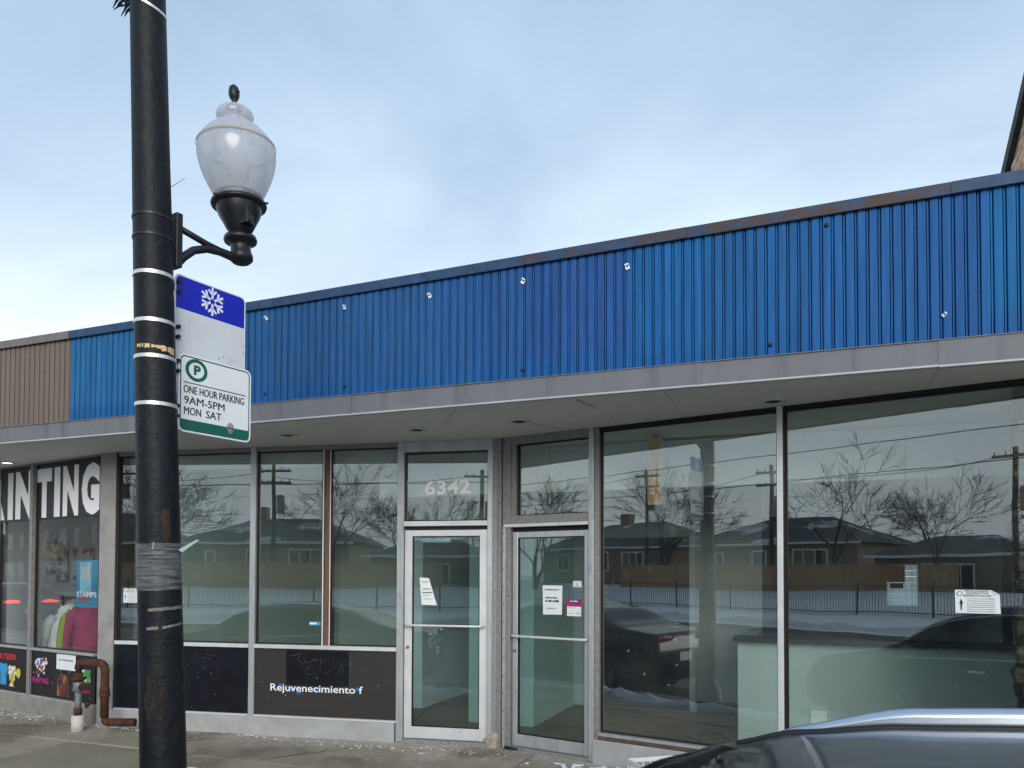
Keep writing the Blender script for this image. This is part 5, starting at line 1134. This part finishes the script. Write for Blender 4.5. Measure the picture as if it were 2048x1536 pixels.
def snowstrip(name, pts, wid, hgt, seed, mat=M_['snow'], kind='stuff', label=None):
    mb = MB(); n = 90; m = 12; g = {}
    for i in range(n+1):
        t_ = i/n*(len(pts)-1); k = min(int(t_), len(pts)-2); p = Vector(pts[k]).lerp(Vector(pts[k+1]), t_-k); d = (Vector(pts[k+1])-Vector(pts[k])).normalized(); nn = Vector((-d.y,d.x,0))
        wv = wid*(.35+1.0*abs(mnoise.noise(Vector((i*.17,seed,0)))))*min(1,i/6,(n-i)/6)+.001
        for j in range(m+1):
            u = j/m*2-1; q = p+nn*u*wv
            hh = hgt*(1-u*u)*(.25+1.1*abs(mnoise.noise(Vector((q.x*3,q.y*3,seed))))+.5*abs(mnoise.noise(Vector((q.x*11,q.y*11,seed)))))*min(1,i/6,(n-i)/6)
            g[i,j] = len(mb.v); mb.v.append((q.x, q.y, p.z+hh-.006*(abs(u) > .98)-.001))
    for i in range(n):
        for j in range(m): mb.f.append((g[i,j],g[i,j+1],g[i+1,j+1],g[i+1,j])); mb.mi.append(0); mb.sm.append(True)
    return mb.build(name, mat, None, kind=kind, label=label)
snowstrip('snow_bank', [(-13,3.25,walk_z(3.2)),(-6,3.35,walk_z(3.2)),(-3.6,3.35,walk_z(3.2)),(-.8,3.2,walk_z(3.2)),(3,3.3,walk_z(3.2))], .34, .15, 3.3)
mb = MB(); rr = random.Random(19)
def clumps(cx_, cy_, sx, sy, n, r0, r1):
    for i in range(n):
        x_, y_, q = cx_+rr.gauss(0,sx), cy_+rr.gauss(0,sy), rr.uniform(r0,r1)
        lump(mb, x_, y_, walk_z(y_)+.002, q*rr.uniform(.9,2), q, q*.35, rr.uniform(0,50), 9, 5, amp=.9)
clumps(-3.9, 6.42, .35, .05, 30, .005, .014); clumps(-3.1,6.58,.30,.05,24,.005,.013); clumps(-1.5,6.42,.28,.05,60,.010,.028); clumps(-5.0,5.22,.14,.03,22,.012,.03); clumps(-6.6,6.22,.3,.04,26,.008,.02); clumps(-8.3,6.3,.5,.06,30,.008,.02); clumps(-5.3,6.42,.5,.03,24,.006,.014)
mb.build('snow_clumps', M_['snow'], None, kind='stuff')
snowstrip('snow_bank', [(-60,-13.2,ST+.12),(-20,-13.3,ST+.12),(20,-13.2,ST+.12)], .5, .35, 5.1)
# loose salt crystals along the foot of the shopfronts
mb = MB(); rr = random.Random(12)
for i in range(1700):
    x_ = rr.uniform(-9.3,-.6)
    yb = (6.27+(x_+7.1)*.151 if x_ > -7.1 else 6.30-(x_+7.33)*.193) if x_ < -2.79 else 6.92-(x_+2.79)*.2295
    y_ = yb-.06-abs(rr.gauss(0,.28)); q = rr.uniform(.0014,.0040); zz = walk_z(y_)+.001
    a = rr.uniform(0,3); c_, s_ = math.cos(a)*q, math.sin(a)*q
    mb.face([(x_+c_,y_+s_,zz),(x_-s_,y_+c_,zz),(x_,y_,zz+q*1.3)]); mb.face([(x_-s_,y_+c_,zz),(x_-c_,y_-s_,zz),(x_,y_,zz+q*1.3)]); mb.face([(x_-c_,y_-s_,zz),(x_+s_,y_-c_,zz),(x_,y_,zz+q*1.3)]); mb.face([(x_+s_,y_-c_,zz),(x_+c_,y_+s_,zz),(x_,y_,zz+q*1.3)])
mb.build('salt_crystals', pmat('salt', (.72,.73,.72), .6, 0, .1, 9), None, kind='stuff')

# ------------------------------------------------------------------ brick gable next door, on the right
bh = empty('brick_gable_house', (2.06,9,0), 0, 'brick gable wall with dark sloping roof edge behind the right end of the parapet', 'building')
GX = 2.10
def rake(y): return 6.12+(9.783-y)*.5046
mb = MB(); pts = [(6.2,0),(15,0),(15,rake(15)),(9.0,rake(9.0)),(6.6,rake(6.6)),(6.2,rake(6.6)-.2)]
n = len(pts)
for X_ in (GX,GX+6):
    for (y, z) in pts: mb.v.append((X_, y-9, z))
mb.f += [tuple(range(n-1,-1,-1)), tuple(range(n,2*n))]; mb.mi += [0,0]; mb.sm += [False]*2
for i in range(n): j = (i+1)%n; mb.f.append((i,j,n+j,n+i)); mb.mi.append(0); mb.sm.append(False)
mb.build('wall', M_['mortar'], bh, Matrix.Translation((-2.06,0,0)))
mb = MB()
for (y0, y1, dz, th, x0) in ((6.4,15,.0,.10,GX-.06),):
    b = len(mb.v)
    for X_ in (x0, GX+6.2):
        for (y, z) in ((y0,rake(y0)-.10),(y1,rake(y1)-.10),(y1,rake(y1)+.06),(y0,rake(y0)+.06)): mb.v.append((X_, y-9, z))
    for f_ in ((3,2,1,0),(4,5,6,7),(0,1,5,4),(1,2,6,5),(2,3,7,6),(3,0,4,7)): mb.f.append(tuple(b+i for i in f_)); mb.mi.append(0); mb.sm.append(False)
mb.build('roof', pmat('dark_rake_board', (.035,.030,.026), .8, 0, .3, 6), bh, Matrix.Translation((-2.06,0,0)))
bk = MB(); bk.cbox(0,.03,0,.195,0,.062,.004); bk_me = bk.mesh('brick', M_['brick'])
z = 4.5; row = 0
while z < 7.1:
    y = 8.05+(row % 2)*.103
    while y < 10.6:
        if z+.07 < rake(y+.19)-.11: put('brick', bk_me, bh, Matrix.Translation((GX-2.06-.014+random.uniform(-.003,.003), y-9, z)))
        y += .206
    z += .073; row += 1
# ------------------------------------------------------------------ across the street (mirrored in the shop windows)
sheet('verge', -140, 60, -20.0, -12.35, .02, ST+.135, M_['clean_snow'], 80, 6, .05, kind='structure')
sheet('field', -140, 60, -26.0, -20.0, .95, .02, M_['clean_snow'], 80, 8, .12, kind='structure')
sheet('yard', -140, 60, -120.0, -26.0, .95, .95, M_['clean_snow'], 60, 20, .2, kind='structure')
ifn = empty('iron_fence', (-16,-20,0), 0, 'black iron picket fence on the snowy verge across the street', 'fence')
pm = MB()
for i in range(300):
    x_ = -34+.117*i; pm.box(x_-.008, x_+.008, -.008, .008, .0, 1.28)
for z_ in (.12,1.16): pm.box(-34,1.1,-.014,.014,z_,z_+.035)
pm.build('pickets', M_['iron'], ifn, Matrix.Translation((16,0,.02)), kind='stuff')
for i in range(13): bx('post', M_['iron'], ifn, -34+i*2.92-.03+16, -34+i*2.92+.03+16, -.03, .03, -.1, 1.42)
wf = empty('wooden_fence', (-18,-25.6,.9), 0, 'brown board fence behind the snowy slope across the street', 'fence')
pm = MB(); rr = random.Random(3)
for i in range(118):
    x_ = -9.5+i*.16; pm.box(x_, x_+.148, -.01, .012+rr.uniform(0,.008), -.1, 1.28+rr.uniform(-.03,.03))
pm.build('boards', M_['fence_wood'], wf, kind='stuff')
for i in range(9): bx('post', M_['fence_wood'], wf, -9.5+i*2.36, -9.4+i*2.36, -.12, -.011, -.1, 1.36)
def house(name, label, x0, x1, y0, y1, zg, eave, ridge, wm, wins, hip=2.0, chim=None, door=None, group=None):
    # front faces +Y (towards the shops)
    h = empty(name, ((x0+x1)/2,(y0+y1)/2,zg), 0, label, 'house', group); cx_, cy_ = (x0+x1)/2, (y0+y1)/2; hx, hy = (x1-x0)/2, (y1-y0)/2
    bx('wall', wm, h, -hx, hx, -hy, hy, -.5, eave-zg, ch=0)
    mb = MB(); o_ = .35; e_ = eave-zg; r_ = ridge-zg
    a, b, c, d = (-hx-o_,-hy-o_,e_),(hx+o_,-hy-o_,e_),(hx+o_,hy+o_,e_),(-hx-o_,hy+o_,e_); p, q = (-hx+hip,0,r_),(hx-hip,0,r_)
    for f_ in ((d,p,q,c),(b,q,p,a),(a,p,d),(c,q,b),(a,d,c,b)): mb.face([v for v in f_][::-1])
    ro = mb.build('roof', M_['shingle'], h)
    bx('gutter', M_['alu_white'], h, -hx-o_, hx+o_, hy+o_, hy+o_+.10, e_-.12, e_+.01)
    if chim: bx('chimney', M_['brick_far'], ro, chim-cx_-.35, chim-cx_+.35, -.3, .3, r_-.9, r_+.75, ch=0)
    for (wx, wz, ww, wh) in wins:
        wo = bx('window', M_['alu_white'], h, wx-cx_-ww/2-.06, wx-cx_+ww/2+.06, hy, hy+.05, wz-zg-.06, wz-zg+wh+.06, ch=0)
        k_ = max(1, round(ww/.6))
        for i in range(k_): bx('pane', M_['car_glass'], wo, wx-cx_-ww/2+ww*i/k_+.03, wx-cx_-ww/2+ww*(i+1)/k_-.03, hy+.051, hy+.056, wz-zg+.03, wz-zg+wh-.03, ch=0)
    if door is not None:
        do = bx('door', M_['brown_panel'], h, door-cx_-.5, door-cx_+.5, hy, hy+.06, 0, 2.1, ch=0); mb = MB(); lump(mb,0,0,0,.04,.04,.04,1); mb.build('handle', M_['steel'], do, Matrix.Translation((door-cx_+.4,hy+.09,1.0)))
    return h
house('bungalow', 'low brick bungalow with hipped roof and chimney behind the brown fence', -25.2, -14.6, -38, -29.5, .95, 3.45, 5.2, M_['tan_brick_far'], [(-17.2,1.9,1.9,1.1),(-20.3,1.9,.8,1.1),(-22.9,2.2,.5,.7)], 3.2, -21.5, -23.9)
house('bungalow', 'red brick bungalow left of the bare multi-stemmed tree across the street', -38.5, -27.5, -39, -30, .95, 3.5, 5.6, M_['brick_far'], [(-30,1.9,1.7,1.2),(-33,1.9,1.7,1.2),(-36.4,1.9,1.0,1.1)], 3.0, -34)
house('garage', 'low garage with snowy roof beside the pine across the street', -12.9, -6.2, -33, -27.5, .95, 2.65, 3.6, M_['tan_brick_far'], [(-9.5,1.0,2.2,1.2)], 2.0)
house('bungalow', 'pale bungalow at the right beyond the garage across the street', -5.0, 6.0, -41, -32, .95, 3.5, 5.3, M_['pilaster'], [(-2.5,1.9,1.6,1.2),(2,1.9,1.6,1.2)], 3.0, 1.0)
def bare_tree(label, x, y, z, h, spread, seed, stems=1):
    t_ = empty('bare_tree', (x,y,z), 0, label, 'tree', 'bare trees across the street'); rr = random.Random(seed); tb, cb = MB(), MB()
    def grow(p, d, L_, r, depth):
        pts = [p]; rad = [r]; q = p.copy(); dd = d.copy()
        for i in range(3):
            dd = (dd+Vector((rr.gauss(0,.13),rr.gauss(0,.13),rr.gauss(.03,.08)))).normalized(); q = q+dd*L_/3; pts.append(q.copy()); rad.append(r*(1-.12*(i+1)))
        (tb if depth == 0 else cb).tube(pts, rad, 6 if depth < 2 else 3, cap=False, smooth=True)
        if depth >= 5 or L_ < .12: return
        nb = 3 if depth < 4 else 4
        for k in range(nb):
            az = rr.uniform(0,6.28); tilt = rr.uniform(.30,.75)*spread
            u = dd.cross(Vector((0,0,1)) if abs(dd.z) < .95 else Vector((1,0,0))).normalized(); v = dd.cross(u)
            nd_ = (dd*math.cos(tilt)+(u*math.cos(az)+v*math.sin(az))*math.sin(tilt)).normalized()
            nd_.z = max(nd_.z, -.05); grow(q.copy() if k < 2 else pts[2].copy(), nd_, L_*rr.uniform(.68,.90), max(.013, rad[-1]*rr.uniform(.5,.7)), depth+1)
    for s_ in range(stems):
        d0 = Vector((rr.uniform(-.35,.35)*(stems > 1), rr.uniform(-.3,.3)*(stems > 1), 1)).normalized(); grow(Vector((0,0,-.1)), d0, h*.30, h*.022+.02, 0)
    tb.build('trunk', M_['tree'], t_); cb.build('crown', M_['tree'], t_, kind='stuff')
bare_tree('large bare tree with several stems before the red brick bungalow', -26.4, -28.2, .9, 7.4, 1.1, 5, 3)
bare_tree('bare tree rising beside the hipped roof behind the brown fence', -15.3, -28.0, .95, 7.0, 1.0, 8)
bare_tree('bare tree between the hipped bungalow and the garage', -12.9, -36.0, .95, 6.8, 1.0, 12)
bare_tree('bare tree far behind the chimney of the hipped bungalow', -21.0, -46.0, .95, 8.5, 1.05, 15)
bare_tree('bare tree standing before the garage on the snow', -9.6, -26.0, .9, 5.2, 1.0, 21)
bare_tree('bare street tree near the commercial row, far left', -60.0, -14.6, 0, 8.5, 1.05, 31, 2)
bare_tree('bare tree beyond the left end of the iron fence', -33.5, -24.0, .6, 8.0, 1.1, 41, 2)
# pine
pt = empty('pine_tree', (-8.0,-34.5,.95), 0, 'dark green pine behind the low garage across the street', 'tree'); mb = MB(); mb.tube([(0,0,0),(0,0,5.2)], [.12,.02], 7); mb.build('trunk', M_['tree'], pt)
mb = MB(); rr = random.Random(77)
for i in range(1500):
    z_ = rr.uniform(1.0,5.4); rmax = .2+1.5*(5.5-z_)/4.5; a = rr.uniform(0,6.28); r_ = rmax*rr.uniform(.25,1); p = Vector((r_*math.cos(a), r_*math.sin(a), z_-.2*r_)); d = Vector((math.cos(a),math.sin(a),rr.uniform(-.2,.5)))*.22; s_ = Vector((-math.sin(a),math.cos(a),0))*.06
    mb.face([p-s_, p+s_, p+d])
mb.build('crown', M_['pine'], pt, kind='stuff')
def utility(label, x, y, h, arm=True):
    u = empty('utility_pole', (x,y,0), 0, label, 'utility pole', 'utility poles across the street'); mb = MB(); mb.tube([(0,0,-.5),(0,0,h)], [.15,.10], 10); mb.build('pole', M_['pole_wood'], u)
    for z_ in ((h-.35,h-1.0) if arm else (h-.35,)):
        c_ = bx('crossarm', M_['pole_wood'], u, -.9, .9, -.17, -.09, z_-.06, z_+.06)
        for k in (-.8,-.4,.4,.8): mb = MB(); mb.tube([(k,-.13,z_+.06),(k,-.13,z_+.2)], .03, 6); mb.build('insulator', M_['galv'], c_)
    mb = MB(); mb.lathe([(.22,h-2.6),(.22,h-1.7),(.15,h-1.65)], 14); mb.build('transformer', M_['galv'], u, Matrix.Translation((.38,0,0)))
    return u
utility('utility pole beside the hipped bungalow across the street', -18.0, -26.6, 7.6); utility('utility pole behind the large bare tree across the street', -28.5, -29.5, 8.6); utility('utility pole at the right end of the brown fence', -6.6, -26.6, 7.2, False)
wires = [((-90,-27.2),(-28.5,-29.6),8.2),((-28.5,-29.6),(-18,-26.7),7.3),((-18,-26.7),(-6.6,-26.7),6.9),((-6.6,-26.7),(40,-26.7),6.8),((-90,-13.0),(40,-13.0),6.4),((-90,-13.3),(40,-13.3),5.5),((-90,-12.9),(40,-13.6),7.6)]
for i, (a, b, z_) in enumerate(wires):
    mb = MB(); pts = []
    for k in range(15):
        u = k/14; pts.append((a[0]+(b[0]-a[0])*u, a[1]+(b[1]-a[1])*u, z_-4*(.35 if abs(a[0]-b[0]) < 60 else .6)*u*(1-u)))
    mb.tube(pts, .016, 4); mb.build('overhead_wire', M_['black'], None, label=['wire running off left from the pole behind the large tree','wire between the two wooden poles by the bungalows','wire between the poles behind the brown fence','wire running off right from the end pole','lower long street wire above the far kerb','lowest long cable above the far kerb','topmost long street wire above the far kerb'][i], cat='wire', group='overhead wires')
# far street lamp
fl2 = empty('far_street_lamp', (-24.5,-13.0,0), 0, 'tall galvanised street lamp with a long arm beyond the far kerb', 'street light'); mb = MB(); mb.tube([(0,0,-.3),(0,0,8.2)], [.11,.07], 10); mb.build('pole', M_['galv'], fl2)
mb = MB(); mb.tube([(0,0,7.2),(0,1.1,8.3),(0,2.3,8.7)], .04, 8); mb.build('arm', M_['galv'], fl2); bx('lamp_head', M_['galv'], fl2, -.14, .14, 2.2, 2.9, 8.62, 8.78)
# commercial row far down the street
def row(x0, x1, y, h, wm, label, sign=None):
    r_ = empty('shop_row', ((x0+x1)/2,y,0), 0, label, 'building', 'shop rows far down the street'); hx = (x1-x0)/2
    bx('wall', wm, r_, -hx, hx, -10, 0, -.3, h, ch=0); bx('cornice', M_['kerb'], r_, -hx-.05, hx+.05, 0, .25, h-.5, h+.1, ch=0)
    k = int((x1-x0)/4)
    for i in range(k):
        wo = bx('shop_window', M_['black'], r_, -hx+4*i+.5, -hx+4*i+3.5, 0, .06, .6, 2.7, ch=0); bx('pane', M_['car_glass'], wo, -hx+4*i+.6, -hx+4*i+3.4, .061, .07, .7, 2.6, ch=0)
        if h > 6: bx('upper_window', M_['car_glass'], r_, -hx+4*i+1.2, -hx+4*i+2.6, 0, .05, 4.0, 5.6, ch=0)
    if sign: bx('sign_board', sign, r_, -6, 2, .05, .25, 2.9, 4.2, ch=0)
row(-92, -58, -13.5, 7.4, M_['brick_far'], 'brick shop row with a yellow sign board far down the street', pmat('yellow_sign', (.55,.33,.02), .5)); row(-140, -93, -13.5, 5.6, M_['tan_brick_far'], 'tan brick shop row at the far end of the street'); row(-57.5, -44, -13.6, 4.8, M_['tan_brick_far'], 'low tan brick shop block before the brick row')
